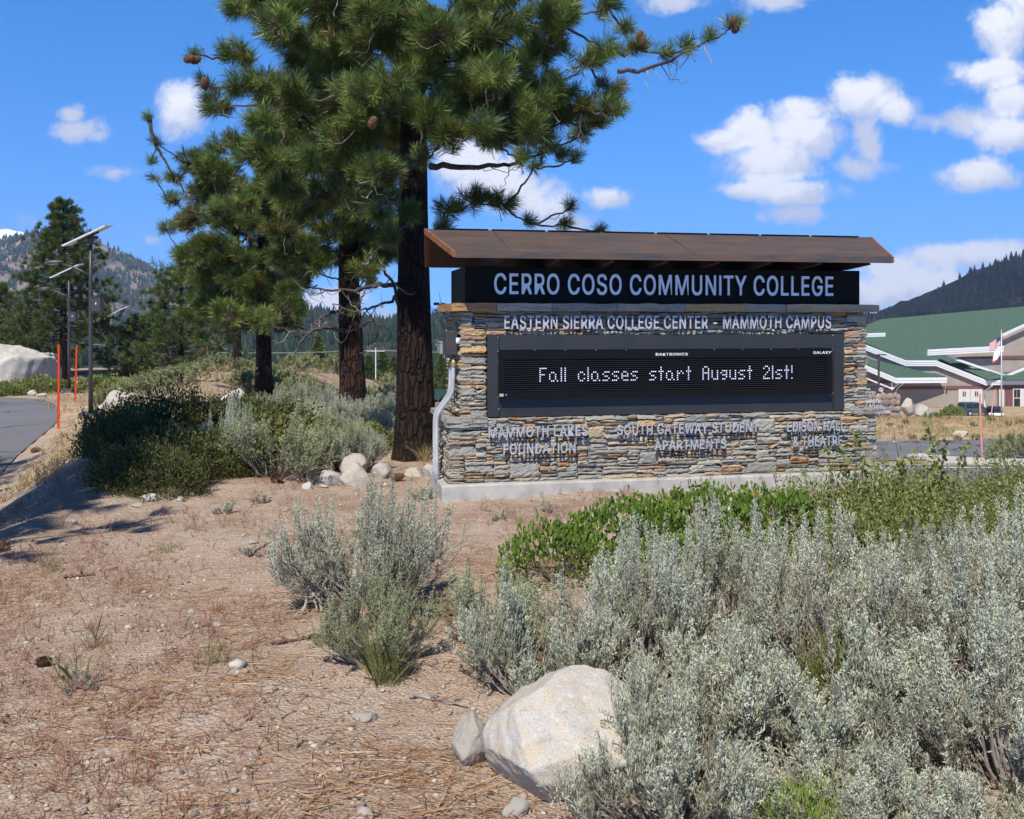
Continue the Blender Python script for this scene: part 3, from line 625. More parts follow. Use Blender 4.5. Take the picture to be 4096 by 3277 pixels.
for args in ((LL-.035, PX0-.01, -.125, .06, ZLED-.075, ZLED-.036, 14, 2), (LL-.03, PX0-.01, -.12, .06, ZLED-.036, ZLED+.012, 24, 2), (PX1+.02, LRt+.035, -.125, .06, ZLED-.02, ZLED+.022, 18, 2), (LL-.05, LL+.03, .06, LB, ZLED-.03, ZLED+.022, 19, 1), (LRt-.03, LRt+.06, .06, LB, ZLED-.03, ZLED+.022, 29, 1)):
    m = MB(); cap_row(*args); m.build('ledge_stone', MAT['ledge'], sign)
m = MB(); m.box(((LL+LRt)/2, (LB-.075)/2, (PL+ZLED)/2-.006), (LRt-LL-.06, LB+.075-.04, ZLED-PL))
m.box(((UL+UR)/2, (WB+.02)/2+.03, (ZLED+ZCAPB)/2), (UR-UL-.06, WB-.08, ZCAPB-ZLED+.01))
m.build('mortar_core', MAT['mortar'], sign)

# black band with the college name
bw = pu(3439)-0
m = MB(); m.box((bw/2, .465, (ZCAPT+2.175)/2), (bw, .93, 2.175-ZCAPT-.004), bev=.006)
band = m.build('name_band', MAT['box_black'], sign)

def lettering(text, name, u0, u1, zb, zt, v, thick, mats, parent, gap=45, **kw):
    """raised letters; the text is squeezed to exactly u0..u1 wide and zb..zt tall (cap height)"""
    V, Fs, rim, x, n = [], [], [], 0, 0
    for ch in text:
        if ch == ' ': x += 230; continue
        a, gv, gt, gr = GLYPHS[ch]
        V.append(gv+(x, 0)); Fs += [[i+n for i in t] for t in gt]; rim += [(p+n, q+n) for p, q in gr]; n += len(gv); x += a+gap
    co = np.concatenate(V); x0, x1 = co[:, 0].min(), co[:, 0].max()
    X = u0+(co[:, 0]-x0)/(x1-x0)*(u1-u0); Z = zb+(co[:, 1]+8)/525.0*(zt-zb)
    fr = np.stack([X, np.full(n, v-thick), Z], -1); bk = np.stack([X, np.full(n, v), Z], -1)
    mb = MB(); by = {}
    for f in Fs: by.setdefault(len(f), []).append(f)
    for k, fs in by.items():
        if mb.n == 0: mb.add(np.concatenate([fr, bk]), fs)
        else: mb.f.append(np.array(fs)); mb.mi.append(np.zeros(len(fs), int))
    mb.f.append(np.array([(b, a, a+n, b+n) for a, b in rim])); mb.mi.append(np.full(len(rim), len(mats)-1))
    return mb.build(name, mats, parent)
def line(text, pL, pR, yTL, yBL, yTR, yBR, v, thick, parent, name='lettering', face='alu_grey', **kw):
    u0, a = uz(pL, yTL, v-thick); _, b = uz(pL, yBL, v-thick); u1, c = uz(pR, yTR, v-thick); _, d = uz(pR, yBR, v-thick)
    return lettering(text, name, u0, u1, (b+d)/2, (a+c)/2, v, thick, [MAT[face], MAT['alu_back']], parent, **kw)
line('CERRO COSO COMMUNITY COLLEGE', 1977, 3333.5, 1094.5, 1177, 1105.7, 1183.6, -.012, .022, band, face='alu')
line('EASTERN SIERRA COLLEGE CENTER - MAMMOTH CAMPUS', 2018, 3324.5, 1264, 1316.5, 1264, 1313.5, -.045, .02, wall, off=.02)
line('MAMMOTH LAKES', 1954.5, 2350.8, 1710, 1751.6, 1702, 1743, -.145, .02, wall, off=.026)
line('FOUNDATION', 2014, 2302, 1777, 1818.8, 1771, 1811, -.145, .02, wall, off=.026)
line('SOUTH GATEWAY STUDENT', 2469.5, 3034, 1697, 1736.8, 1692, 1731, -.145, .02, wall, off=.026)
line('APARTMENTS', 2618.8, 2904.7, 1762, 1798.6, 1757, 1796, -.145, .02, wall, off=.026)
line('EDISON HALL', 3149.7, 3379.7, 1687, 1727, 1684, 1722, -.145, .02, wall, off=.026)
line('& THEATRE', 3174, 3370, 1746, 1785, 1744, 1783, -.145, .02, wall, off=.026)

# black panel with the message board
m = MB(); m.box(((PX0+PX1)/2, .055, (PZ0+PZ1)/2), (PX1-PX0-.006, .12, PZ1-PZ0-.006))
fw = pu(1997, -.02)-PX0
for x in (PX0+fw/2, PX1-(PX1-pu(3331, -.02))/2): m.box((x, -.012, (PZ0+PZ1)/2), (fw-.004, .02, PZ1-PZ0-.010), bev=.003)
zt_ = uz(2600, 1401, -.02)[1]
m.box(((PX0+PX1)/2, -.012, (zt_+PZ1)/2+.002), (PX1-PX0-2*fw-.004, .02, PZ1-zt_-.012), bev=.003)
pan = m.build('black_panel', MAT['panel'], sign)
m = MB()
for px, py in [(1992, 1350), (1992, 1406), (1993, 1442), (1993, 1589), (1995, 1637), (2139, 1401), (2262, 1401), (2384, 1401), (2504, 1401), (2857, 1398), (2970, 1398), (3084, 1397), (3195, 1397), (3332, 1342), (3331, 1397), (3332, 1573), (3323, 1583), (3333, 1647)]:
    u, z = uz(px, py, -.022); MB().lathe([(0, 0), (.005, 0), (.004, .003), (0, .004)], n=6, M=Matrix.Translation((u, -.0215, z))@Matrix.Rotation(math.pi/2, 4, 'X')).build('screw', MAT['conduit'], pan)
DV = -.075
d0, d1 = pu(1997, DV), pu(3329, DV); dzt = .5*(uz(1997, 1405, DV)[1]+uz(3329, 1397, DV)[1]); dzb = .5*(uz(1997, 1593, DV)[1]+uz(3329, 1575, DV)[1])
m = MB(); m.box(((d0+d1)/2, DV+.055, (dzt+dzb)/2), (d1-d0, .07, dzt-dzb)); 
s0, s1 = pu(2018, DV), pu(3309, DV); szt = .5*(uz(2018, 1438, DV)[1]+uz(3309, 1430, DV)[1]); szb = .5*(uz(2018, 1567, DV)[1]+uz(3309, 1553, DV)[1])
for (a, b, c, d) in ((d0, d1, szt, dzt), (d0, d1, dzb, szb), (d0, s0, szb, szt), (s1, d1, szb, szt)):
    m.box(((a+b)/2, DV+.01, (c+d)/2), (b-a-.001, .02, d-c-.001))
disp = m.build('message_board', MAT['led_black'], sign)
GL = [("F", ["####", "#...", "#...", "###.", "#...", "#...", "#..."]), ("a", ["", "", ".##..", "#..#.", "#..#.", "#..#.", ".##.#"]), ("l", ["#"]*7), ("c", ["", "", ".##.", "#..#", "#...", "#..#", ".##."]),
      ("s", ["", "", ".###", "#...", ".##.", "...#", "###."]), ("e", ["", "", ".##.", "#..#", "####", "#...", ".###"]), ("t", [".#.", ".#.", "###", ".#.", ".#.", ".#.", ".#."]), ("r", ["", "", "#.#.", "##.#", "#...", "#...", "#..."]),
      ("A", [".##.", "#..#", "#..#", "####", "#..#", "#..#", "#..#"]), ("u", ["", "", "#..#", "#..#", "#..#", "#..#", ".###"]), ("g", ["", "", ".###", "#..#", ".###", "...#", ".##."]), ("2", [".##.", "#..#", "...#", "..#.", ".#..", "#...", "####"]),
      ("1", ["#"]*7), ("!", ["#", "#", "#", "#", "", "", "#"])]
GL = dict(GL); dots = []; col = 0
for ch in "Fall classes start August 21st!":
    if ch == ' ': col += 5; continue
    g = GL[ch]; wd = max(len(r) for r in g)
    for r, row in enumerate(g):
        for c, x in enumerate(row):
            if x == '#': dots.append((col+c, r))
    col += wd+1
ua, ub = pu(2160, DV+.02), pu(3166.5, DV+.02); pit = (ub-ua)/(col-2); zt0 = uz(2160, 1472.5, DV+.02)[1]
zl0 = .5*(zt0+uz(3166, 1466, DV+.02)[1]); pz = (zl0-.5*(uz(2160, 1523, DV+.02)[1]+uz(3166, 1514, DV+.02)[1]))/6
m = MB()
for c, r in dots:
    m.lathe([(0, .006), (pit*.26, .005), (pit*.33, 0)], n=8, M=Matrix.Translation((ua+c*pit, DV+.0155, zl0-r*pz))@Matrix.Rotation(math.pi/2, 4, 'X'))
m.build('lit_message', MAT['led_white'], disp)
m = MB(); nrow = 16
zr0 = zl0+4.5*pz
for r in range(nrow+1): m.box(((s0+s1)/2, DV+.009, zr0-r*pz), (s1-s0-.002, .014, .0022))
m.build('louvers', MAT['slat'], disp)
m = MB()                                    # the unlit diodes
uu = np.arange(ua-20*pit, s1-.01, pit); uu = uu[uu > s0+.012]
for r in range(16):
    z = zr0-(r+.5)*pz; c = np.stack([uu, np.full(len(uu), DV+.0175), np.full(len(uu), z)], -1)
    o4 = np.array([[-1, 0, -1], [1, 0, -1], [1, 0, 1], [-1, 0, 1]])*pit*.22
    m.add((c[:, None]+o4).reshape(-1, 3), np.arange(len(uu)*4).reshape(-1, 4))
m.build('diodes', MAT['box_black'], disp)
u0, z0 = uz(2623, 1418, DV); u1, _ = uz(2751, 1418, DV); lettering('DAKTRONICS', 'maker_lettering', u0, u1, z0-.012, z0+.013, DV+.0005, .0015, [MAT['white_print']], disp, off=.04)
u0, z0 = uz(3253, 1411, DV); u1, _ = uz(3324, 1411, DV); lettering('GALAXY', 'model_lettering', u0, u1, z0-.012, z0+.013, DV+.0005, .0015, [MAT['white_print']], disp, off=.04)
ua_, za_ = uz(3327, 1407, DV)
MB().lathe([(0, .0015), (.004, .0015), (.004, 0)], n=8, M=Matrix.Translation((ua_, DV, za_))@Matrix.Rotation(math.pi/2, 4, 'X')).build('registered_mark', MAT['white_print'], disp)
u, z = uz(2025, 1580, DV); MB().lathe([(0, .004), (.008, .003), (.009, 0)], n=10, M=Matrix.Translation((u, DV, z))@Matrix.Rotation(math.pi/2, 4, 'X')).build('indicator_light', MAT['led_blue'], disp)
u, z = uz(2006, 1581, DV); MB().box((u, DV-.001, z), (.04, .002, .026)).build('sticker', MAT['sticker'], disp)

# gabled roof of rusted steel plates, longer at the ridge than at the eaves
ve, vr, vb = -.45, .465, 1.38
ze, zr_, zb_ = 2.238, 2.567, 2.20
A0, A1 = np.array([-.157, ve, ze]), np.array([4.209, ve, ze]); B0, B1 = np.array([-.312, vr, zr_-.045]), np.array([4.525, vr, zr_-.045]); C0, C1 = np.array([-.20, vb, ze]), np.array([4.60, vb, ze])
up = np.array([0, 0, .042])
def plate(a0, a1, b1, b0):
    return MB().prism([a0, a1, b1, b0], up)
rf = plate(A0, A1, B1-np.array([0, .004, 0]), B0-np.array([0, .004, 0])).build('roof', MAT['rust'], sign)
plate(B0+np.array([0, .004, 0]), B1+np.array([0, .004, 0]), C1, C0).build('back_slope', MAT['rust'], rf)
def flange(p, q, w_=.024, mat='rust_edge', drop=.052):
    d = q-p
    return MB().prism([p-np.array([0, 0, drop-.045]), q-np.array([0, 0, drop-.045]), q+up*1.12, p+up*1.12], np.array([-w_, 0, 0]))
flange(A0, B0).build('edge_flange', MAT['rust_edge'], rf); flange(C0, B0).build('edge_flange', MAT['rust_edge'], rf)
flange(A1+np.array([.022, 0, 0]), B1+np.array([.022, 0, 0])).build('edge_flange', MAT['rust_edge'], rf); flange(C1+np.array([.022, 0, 0]), B1+np.array([.022, 0, 0])).build('edge_flange', MAT['rust_edge'], rf)
m = MB(); m.prism([A0+(0, -.006, -.012), A1+(0, -.006, -.012), A1+(0, -.006, .050), A0+(0, -.006, .050)], (0, .012, 0)); m.build('eave_trim', MAT['rust'], rf)
m = MB()
for x in np.linspace(-.24, 4.40, 9)[:-1]: m.box((x+.27, vr-.035, zr_-.004), (.545, .012, .016))
m.build('ridge_strip', MAT['box_black'], rf)
for px_, q in ((2650, .004), (1968, .0)):
    u = pu(px_, vr)
    MB().prism([(u, vr-.03, zr_-.006), (u+.004, vr-.03, zr_-.006), (u+.014, ve+.01, ze+.0435), (u+.01, ve+.01, ze+.0435)], (0, 0, .0025)).build('plate_seam', MAT['rust_dark'], rf)
def rafter(x):
    h = .075
    pts = []
    zf = lambda v: ze+(zr_-.045-ze)*(1-abs(v-vr)/(vr-ve))
    a = [(x, ve+.05, zf(ve+.05)-.004), (x, vr, zf(vr)-.004), (x, vb-.05, zf(vb-.05)-.004), (x, vb-.05, zf(vb-.05)-.05), (x, .90, 2.18), (x, .03, 2.18), (x, ve+.05, zf(ve+.05)-.045)]
    return MB().prism(a, (.05, 0, 0))
for x in np.linspace(.25, 3.95, 8): rafter(x).build('rafter', MAT['rust_dark'], rf)
dn = np.array([0, 0, -.006])
MB().prism([A0+(.03, .03, -.002), A1+(-.03, .03, -.002), B1+(-.03, -.01, -.004), B0+(.03, -.01, -.004)], dn).build('soffit_shade', MAT['rust_dark'], rf)  # thin plates added below the slopes, dark colour standing in for underside shade
MB().prism([B0+(.03, .01, -.004), B1+(-.03, .01, -.004), C1+(-.03, -.03, -.002), C0+(.03, -.03, -.002)], dn).build('soffit_shade', MAT['rust_dark'], rf)

# electric boxes and conduits on the left end
xl = LL-.012
def bend(pts, r, name, mat):
    P = np.array(pts, float); t = np.linspace(0, len(P)-1, 40); k = np.arange(len(P)); S = np.stack([np.interp(t, k, P[:, i]) for i in range(3)], -1)
    for _ in range(8): S[1:-1] = (S[:-2]+2*S[1:-1]+S[2:])/4
    return MB().tube(S, r, 12).build(name, mat, sign, True)
def lend(px, py, off):
    """height on the left end of a photo row"""
    return EYE+(HZ-py)/F*(OY+.25)
zc = lambda y: EYE+(HZ-y)/F*9.72
for v0, r in ((.10, .021), (.26, .021)):
    bend([(UL-.055, v0-.02, zc(1455)), (UL-.06, v0-.02, zc(1540)), (UL-.065, v0-.015, zc(1575)), (LL-.075, v0+.08, zc(1650)), (LL-.08, v0+.10, zc(1690)), (LL-.08, v0+.10, zc(1800)), (LL-.08, v0+.10, PL)], r, 'conduit', MAT['conduit'])
    MB().lathe([(.021, 0), (.027, .0), (.027, .055), (.021, .055)], n=12, M=Matrix.Translation((LL-.08, v0+.10, PL+.002))).build('conduit_collar', MAT['grey_box'], sign)
    MB().lathe([(.022, -.03), (.026, -.02), (.024, .02), (.012, .045)], n=12, M=Matrix.Translation((UL-.055, v0-.02, zc(1455)))).build('conduit_fitting', MAT['brass'], sign)
m = MB(); m.box((UL-.075, .17, (zc(1324)+zc(1418))/2), (.11, .24, zc(1324)-zc(1418)), bev=.006); db = m.build('switch_box', MAT['dark_box'], sign)
MB().box((UL-.02, .028, (zc(1350)+zc(1370))/2), (.035, .004, .05)).build('warning_sticker', MAT['white_print'], db)
m = MB(); m.box((UL-.085, .44, (zc(1370)+zc(1418))/2), (.13, .22, zc(1370)-zc(1418)), bev=.006); m.box((UL-.085, .44, zc(1370)), (.14, .23, .012)); gb = m.build('junction_box', MAT['grey_box'], sign)
m = MB(); m.box((UL-.07, .38, (zc(1418)+zc(1434))/2), (.08, .1, zc(1416)-zc(1434)-.002)); m.tube([(UL-.16, .40, zc(1381)), (UL-.19, .36, zc(1381))], .006, 6); m.build('latch', MAT['grey_box'], gb)

# ---------------------------------------------------------------- pines
def curve(a, b, sag=0.0, n=9, wig=0.0, lift=0.0):
    a, b = np.array(a, float), np.array(b, float); t = np.linspace(0, 1, n)[:, None]
    P = a+(b-a)*t; L = np.linalg.norm(b-a)
    P[:, 2] += (-sag*np.sin(math.pi*t[:, 0])+lift*(t[:, 0]**2-t[:, 0]))*L
    if wig: P[1:-1] += R.normal(0, wig*L, (n-2, 3))
    return P
def trunk_mesh(base, top, r0, r1, seed=0, n=22, m=46, flare=0.35, rough=0.07, lean=None):
    base, top = np.array(base, float), np.array(top, float)
    t = np.linspace(0, 1, m)**1.15; C = base+(top-base)*t[:, None]
    if lean is not None: C += np.stack([lean[0]*np.sin(t*math.pi*1.3), lean[1]*np.sin(t*math.pi), np.zeros(m)], -1)
    H = np.linalg.norm(top-base); z = t*H
    rr = r0+(r1-r0)*t; rr = rr*(1+flare*np.exp(-z/(r0*1.6)))
    th = np.linspace(0, 2*math.pi, n, endpoint=False)
    V = np.zeros((m, n, 3))
    for i in range(m):
        for j in range(n):
            nv = mnoise.noise((math.cos(th[j])*3+seed, math.sin(th[j])*3, z[i]*.9))+.6*mnoise.noise((math.cos(th[j])*8+seed, math.sin(th[j])*8, z[i]*2.6))
            q = rr[i]*(1+rough*nv+.03*math.cos(th[j]*5+seed)*math.exp(-z[i]/.6))
            V[i, j] = C[i]+(q*math.cos(th[j]), q*math.sin(th[j]), 0)
    i = np.arange(m-1)[:, None]*n; j = np.arange(n)[None]; k = (j+1) % n
    return MB().add(V.reshape(-1, 3), np.stack([i+j, i+k, i+n+k, i+n+j], -1).reshape(-1, 4))

def hero_pine(name, label, px, Y, zbase, r0, ztop, blobs, seed, k=80, L=.175, width=.0050, bark='bark', r1=.07, spacing=.105, lean=None, cones=(), dead=(), group=None, depth=1.5, fill=(0, 0, 0, 0, 0, 0)):
    """a pine whose limbs reach out to foliage masses; blobs are (photo x, photo y, radius) in the 2156 px wide view"""
    rg = np.random.default_rng(seed); bx = (px-2048)/F*Y
    root = thing(name, label, 'tree', (0, 0, 0), 0, group)
    trunk_mesh((bx, Y, zbase-.15), (bx+(0 if lean is None else 0), Y, ztop), r0, r1, seed, lean=lean).build('trunk', MAT[bark], root, True)
    limbs = MB(); fol = MB(); TP, TD, TT = [], [], []
    ax = np.array([bx, Y])
    blobs = list(blobs)+[(rg.uniform(fill[0], fill[1]), rg.uniform(fill[2], fill[3]), rg.uniform(fill[4], fill[4]*1.6), rg.uniform(-depth*1.1, depth)) for _ in range(fill[5])]
    placed = []
    prep = []
    for b in blobs:
        x, y, r = b[:3]; dy = b[3] if len(b) > 3 else rg.uniform(-depth, depth*.9)
        c = np.array(at(x*1.9, y*1.9, Y+dy)); prep.append((np.linalg.norm(c[:2]-ax), c, r*1.9/F*(Y+dy)))
    for hd, c, rad_ in sorted(prep, key=lambda q: q[0]):
        z0 = np.clip(c[2]-.10*hd-rg.uniform(0, .25), zbase+1.3, ztop-.3); st = np.array([bx, Y, z0]); dt = np.linalg.norm(c-st)
        if hd > .35:
            best = None
            for (h2, c2) in placed:
                d2 = np.linalg.norm(c-c2)
                if h2 < hd-.15 and d2 < dt*.72 and (best is None or d2 < best[0]): best = (d2, c2)
            if best is not None: st = best[1]+(0, 0, -.05); ln = best[0]
            else: ln = hd
            P = curve(st, c+(0, 0, -.25*rad_), sag=.07, n=10, wig=.02)
            limbs.tube(P, np.linspace(.012+.010*ln, .009, 10), 6, caps=False)
        placed.append((hd, c))
        n = max(3, int((rad_/spacing)**2*3.6))
        u = unit(rg.normal(0, 1, (n, 3))); rr = rad_*rg.uniform(.35, 1.0, n)**.6
        p = c+u*rr[:, None]*np.array([1, .9, .72])
        out = unit(p-np.array([bx, Y, p[:, 2].mean()])*np.array([1, 1, 1]))
        d = unit(u*.75+out*.55+np.array([0, 0, .55])+rg.normal(0, .22, (n, 3)))
        for q, dd in zip(p, d):
            s0 = c+(q-c)*.15+(0, 0, -.15*rad_)
            limbs.tube(curve(s0, q, sag=.12, n=5, wig=.03), np.linspace(.010, .0055, 5), 4, caps=False)
        TP.append(p); TD.append(d); TT.append(np.clip(rg.normal(.52, .12)+rg.normal(0, .12, n)+.30*(rg.random(n) < .34), .2, 1))
    P, D, T = np.concatenate(TP), np.concatenate(TD), np.concatenate(TT)
    fol.needles(P, D, rg.uniform(.8, 1.12, len(P))*L, k, 1.25, width, T, back=.16)
    old = rg.random(len(P)) < .42                       # yellowed older needles at the back of a shoot
    fol.needles(P[old]-D[old]*.10, D[old], L*.8, k//4, 1.5, width, rg.uniform(.02, .22, old.sum()), back=.05, droop=.25)
    if len(dead):
        for pts, ra in dead:
            S = np.array([at(a*1.9, b_*1.9, Y+dd) for a, b_, dd in pts]); t = np.linspace(0, len(S)-1, 16); kk = np.arange(len(S))
            S = np.stack([np.interp(t, kk, S[:, i]) for i in range(3)], -1)
            for _ in range(3): S[1:-1] = (S[:-2]+2*S[1:-1]+S[2:])/4
            S[1:-1] += rg.normal(0, .012, (14, 3))
            limbs.tube(S, np.linspace(ra, ra*.3, 16), 6, caps=False)
            for _ in range(int(len(S)*.7)):
                i = rg.integers(5, 16); v = unit(rg.normal(0, 1, 3)+(0, 0, -.3))*rg.uniform(.12, .4)
                limbs.tube(curve(S[i], S[i]+v, sag=.25, n=6, wig=.05), np.linspace(.007, .002, 6), 4, mi=int(rg.random() < .4), caps=False)
    # bleached bare twigs inside the crown
    for _ in range(len(blobs)):
        i = rg.integers(len(P)); v = unit(rg.normal(0, 1, 3)-(D[i]*.6))*rg.uniform(.2, .45)
        limbs.tube(curve(P[i]-D[i]*.2, P[i]-D[i]*.2+v, sag=.3, n=6, wig=.06), np.linspace(.007, .002, 6), 4, mi=1, caps=False)
    limbs.build('branches', [MAT['limb'], MAT['deadwood']], root)
    fol.build('crown', MAT['needle'], root)
    for (x, y, dy, tilt) in cones:
        c = at(x*1.9, y*1.9, Y+dy); m = MB(); prof = [(0, -.075), (.02, -.072), (.038, -.045), (.045, -.015), (.042, .015), (.032, .045), (.017, .066), (0, .072)]
        M = Matrix.Translation(c)@Matrix.Rotation(tilt, 4, 'Y')@Matrix.Rotation(.5, 4, 'X')
        m.lathe(prof, n=12, M=M, tint=.5)
        for i in range(90):
            t = i/90; z = -.065+.13*t; ra = np.interp(z, [q[1] for q in prof], [q[0] for q in prof]); a = i*2.39996
            Q = M@Matrix.Translation((ra*math.cos(a), ra*math.sin(a), z))@Matrix.Rotation(a, 4, 'Z')
            m.add([tuple(Q@Vector(v)) for v in ((-.004, -.008, -.004), (-.004, .008, -.004), (.010, 0, .002), (-.002, 0, .008))], [[0, 2, 1], [0, 3, 2], [1, 2, 3]])
        m.build('pine_cone', MAT['cone'], root)
    return root

A_BLOBS = [(405, 110, 16, -.6), (432, 170, 22, -.6), (455, 215, 40), (500, 110, 42), (505, 175, 45), (560, 175, 55), (640, 105, 60), (700, 50, 65), (620, 240, 62), (545, 320, 52), (600, 390, 52), (700, 170, 66), (780, 80, 70), (800, 200, 70),
 (720, 290, 66, -1.2), (690, 400, 52), (800, 360, 55, -1.3), (850, 280, 52), (880, 150, 66), (900, 60, 66), (985, 80, 66), (1000, 190, 56), (1085, 55, 60), (1070, 160, 58, -1.0), (1150, 95, 50), (1165, 190, 56, -.9), (1235, 125, 44), (1230, 225, 42),
 (1290, 185, 36), (1285, 95, 34), (1325, 55, 26), (1345, 95, 28, -.4), (1400, 105, 24, -.4), (1450, 92, 24, -.4), (1500, 75, 14, -.4), (1545, 45, 20, -.4), (1130, 265, 40), (1040, 285, 34), (960, 225, 40), (1185, 320, 24), (1100, 330, 26), (1300, 215, 26),
 (490, 15, 34), (600, 20, 52), (1000, 10, 52), (1280, 10, 32), (830, 10, 55), (740, 10, 55), (1180, 20, 50), (860, 445, 34), (945, 440, 36, .6), (1000, 415, 38, .6), (1060, 425, 32, .6), (1110, 462, 15, .8), (1205, 430, 13, .8), (1190, 465, 18, .8), (1270, 482, 9, .8),
 (930, 480, 26, .4), (880, 330, 30, -1.0), (760, 255, 46, -1.3), (665, 330, 40, -1.2), (560, 260, 44, -.8), (910, 240, 40, -1.2), (1210, 330, 15, .2), (1130, 345, 14, .2), (820, 500, 24, -.6), (800, 445, 34, -.8), (1150, 300, 36), (1225, 275, 32), (1100, 265, 38), (1000, 262, 32), (925, 280, 28), (1180, 245, 42), (1255, 250, 30), (1290, 225, 28), (1060, 225, 44), (1120, 215, 44), (970, 170, 40)]
A_CONES = [(1543, 46, -.45, .3), (1347, 76, -.5, .2), (398, 124, -.75, 1.4), (412, 126, -.7, 1.3), (431, 175, -.75, .2), (785, 258, -1.7, .5), (1352, 88, -.5, .1), (1549, 58, -.42, .2)]
A_DEAD = [([(845, 600, 0), (820, 598, -.2), (790, 604, -.5), (745, 612, -.7), (700, 608, -.8), (655, 606, -.9)], .035), ([(840, 625, 0), (800, 640, -.3), (760, 660, -.5), (700, 640, -.3)], .022),
          ([(905, 350, 0), (960, 350, .2), (1040, 352, .3), (1090, 345, .3), (1140, 325, .3)], .045), ([(915, 640, 0), (935, 640, .1), (950, 648, .1)], .02), ([(1300, 150, -.4), (1340, 150, -.4), (1400, 138, -.4), (1440, 110, -.4), (1500, 82, -.4)], .03),
          ([(840, 655, 0), (830, 590, -.4), (800, 555, -.7), (770, 530, -.9)], .025)]
hero_pine('pine_tree', 'big pine with dark trunk and spreading limbs rising right beside the stone sign', 1665, 12.2, 0, .245, 9.2, A_BLOBS, 21, cones=A_CONES, dead=A_DEAD, lean=(-.04, .05), r1=.05, fill=(540, 1180, -60, 290, 36, 78))
B_BLOBS = [(690, 470, 46), (650, 520, 44), (745, 430, 46), (780, 475, 40), (600, 545, 40), (700, 545, 40), (760, 540, 40), (810, 530, 26), (640, 440, 46), (590, 480, 40), (700, 350, 55), (770, 350, 55), (640, 340, 50), (820, 420, 40), (740, 280, 60), (660, 250, 60), (560, 300, 50), (800, 280, 55), (730, 610, 14), (775, 590, 18), (700, 200, 60), (760, 150, 60), (850, 200, 50), (620, 160, 50), (745, 650, 10), (800, 480, 30)]
B_DEAD = [([(745, 700, 0), (720, 695, -.3), (690, 690, -.6), (660, 690, -.8), (635, 715, -.9), (620, 745, -1.0)], .05), ([(750, 640, 0), (720, 655, -.4), (695, 660, -.5), (660, 680, -.6)], .05), ([(760, 690, 0), (790, 670, -.4), (800, 690, -.5), (790, 720, -.6)], .022), ([(640, 705, -.8), (600, 690, -1), (560, 690, -1.2)], .02)]
hero_pine('pine_tree', 'reddish barked pine trunk between the dark pine beside the sign and the slimmer pine', 1418, 17.5, 0, .235, 8.0, B_BLOBS, 31, k=64, L=.20, width=.0064, bark='bark_red', dead=B_DEAD, fill=(590, 860, 60, 560, 30, 52), depth=1.8, spacing=.125, lean=(-.1, 0))
C_BLOBS = [(310, 248, 13, -.5), (333, 298, 13, -.5), (316, 335, 12, -.5), (328, 372, 14), (365, 372, 24), (430, 330, 34), (420, 410, 38), (385, 465, 34), (430, 515, 40), (400, 580, 36), (465, 590, 46), (540, 610, 46), (595, 600, 40), (500, 670, 40), (555, 670, 40), (440, 650, 38), (425, 715, 22), (615, 560, 34), (560, 520, 46), (500, 450, 46), (480, 370, 42), (540, 400, 46), (600, 430, 44), (350, 480, 18), (460, 300, 30), (520, 320, 44), (360, 420, 22), (590, 500, 44), (520, 560, 44), (470, 530, 40), (420, 620, 30), (580, 645, 30), (620, 640, 24), (480, 715, 18)]
C_DEAD = [([(555, 640, 0), (590, 630, -.4), (640, 610, -.6), (668, 600, -.7)], .05), ([(548, 700, 0), (510, 690, -.4), (470, 700, -.8), (440, 712, -1)], .03), ([(560, 680, 0), (600, 690, -.4), (640, 720, -.7)], .03), ([(313, 245, -.5), (325, 300, -.5), (350, 345, -.4), (400, 420, -.2)], .045), ([(540, 560, -.8), (500, 590, -1.2), (470, 620, -1.4)], .03)]
hero_pine('pine_tree', 'slimmer pine at the left of the group with a curved branch tip against the sky', 1055, 22.0, .10, .185, 6.6, C_BLOBS, 41, k=60, L=.22, width=.0078, dead=C_DEAD, fill=(390, 640, 290, 680, 28, 72), depth=1.8, spacing=.14)

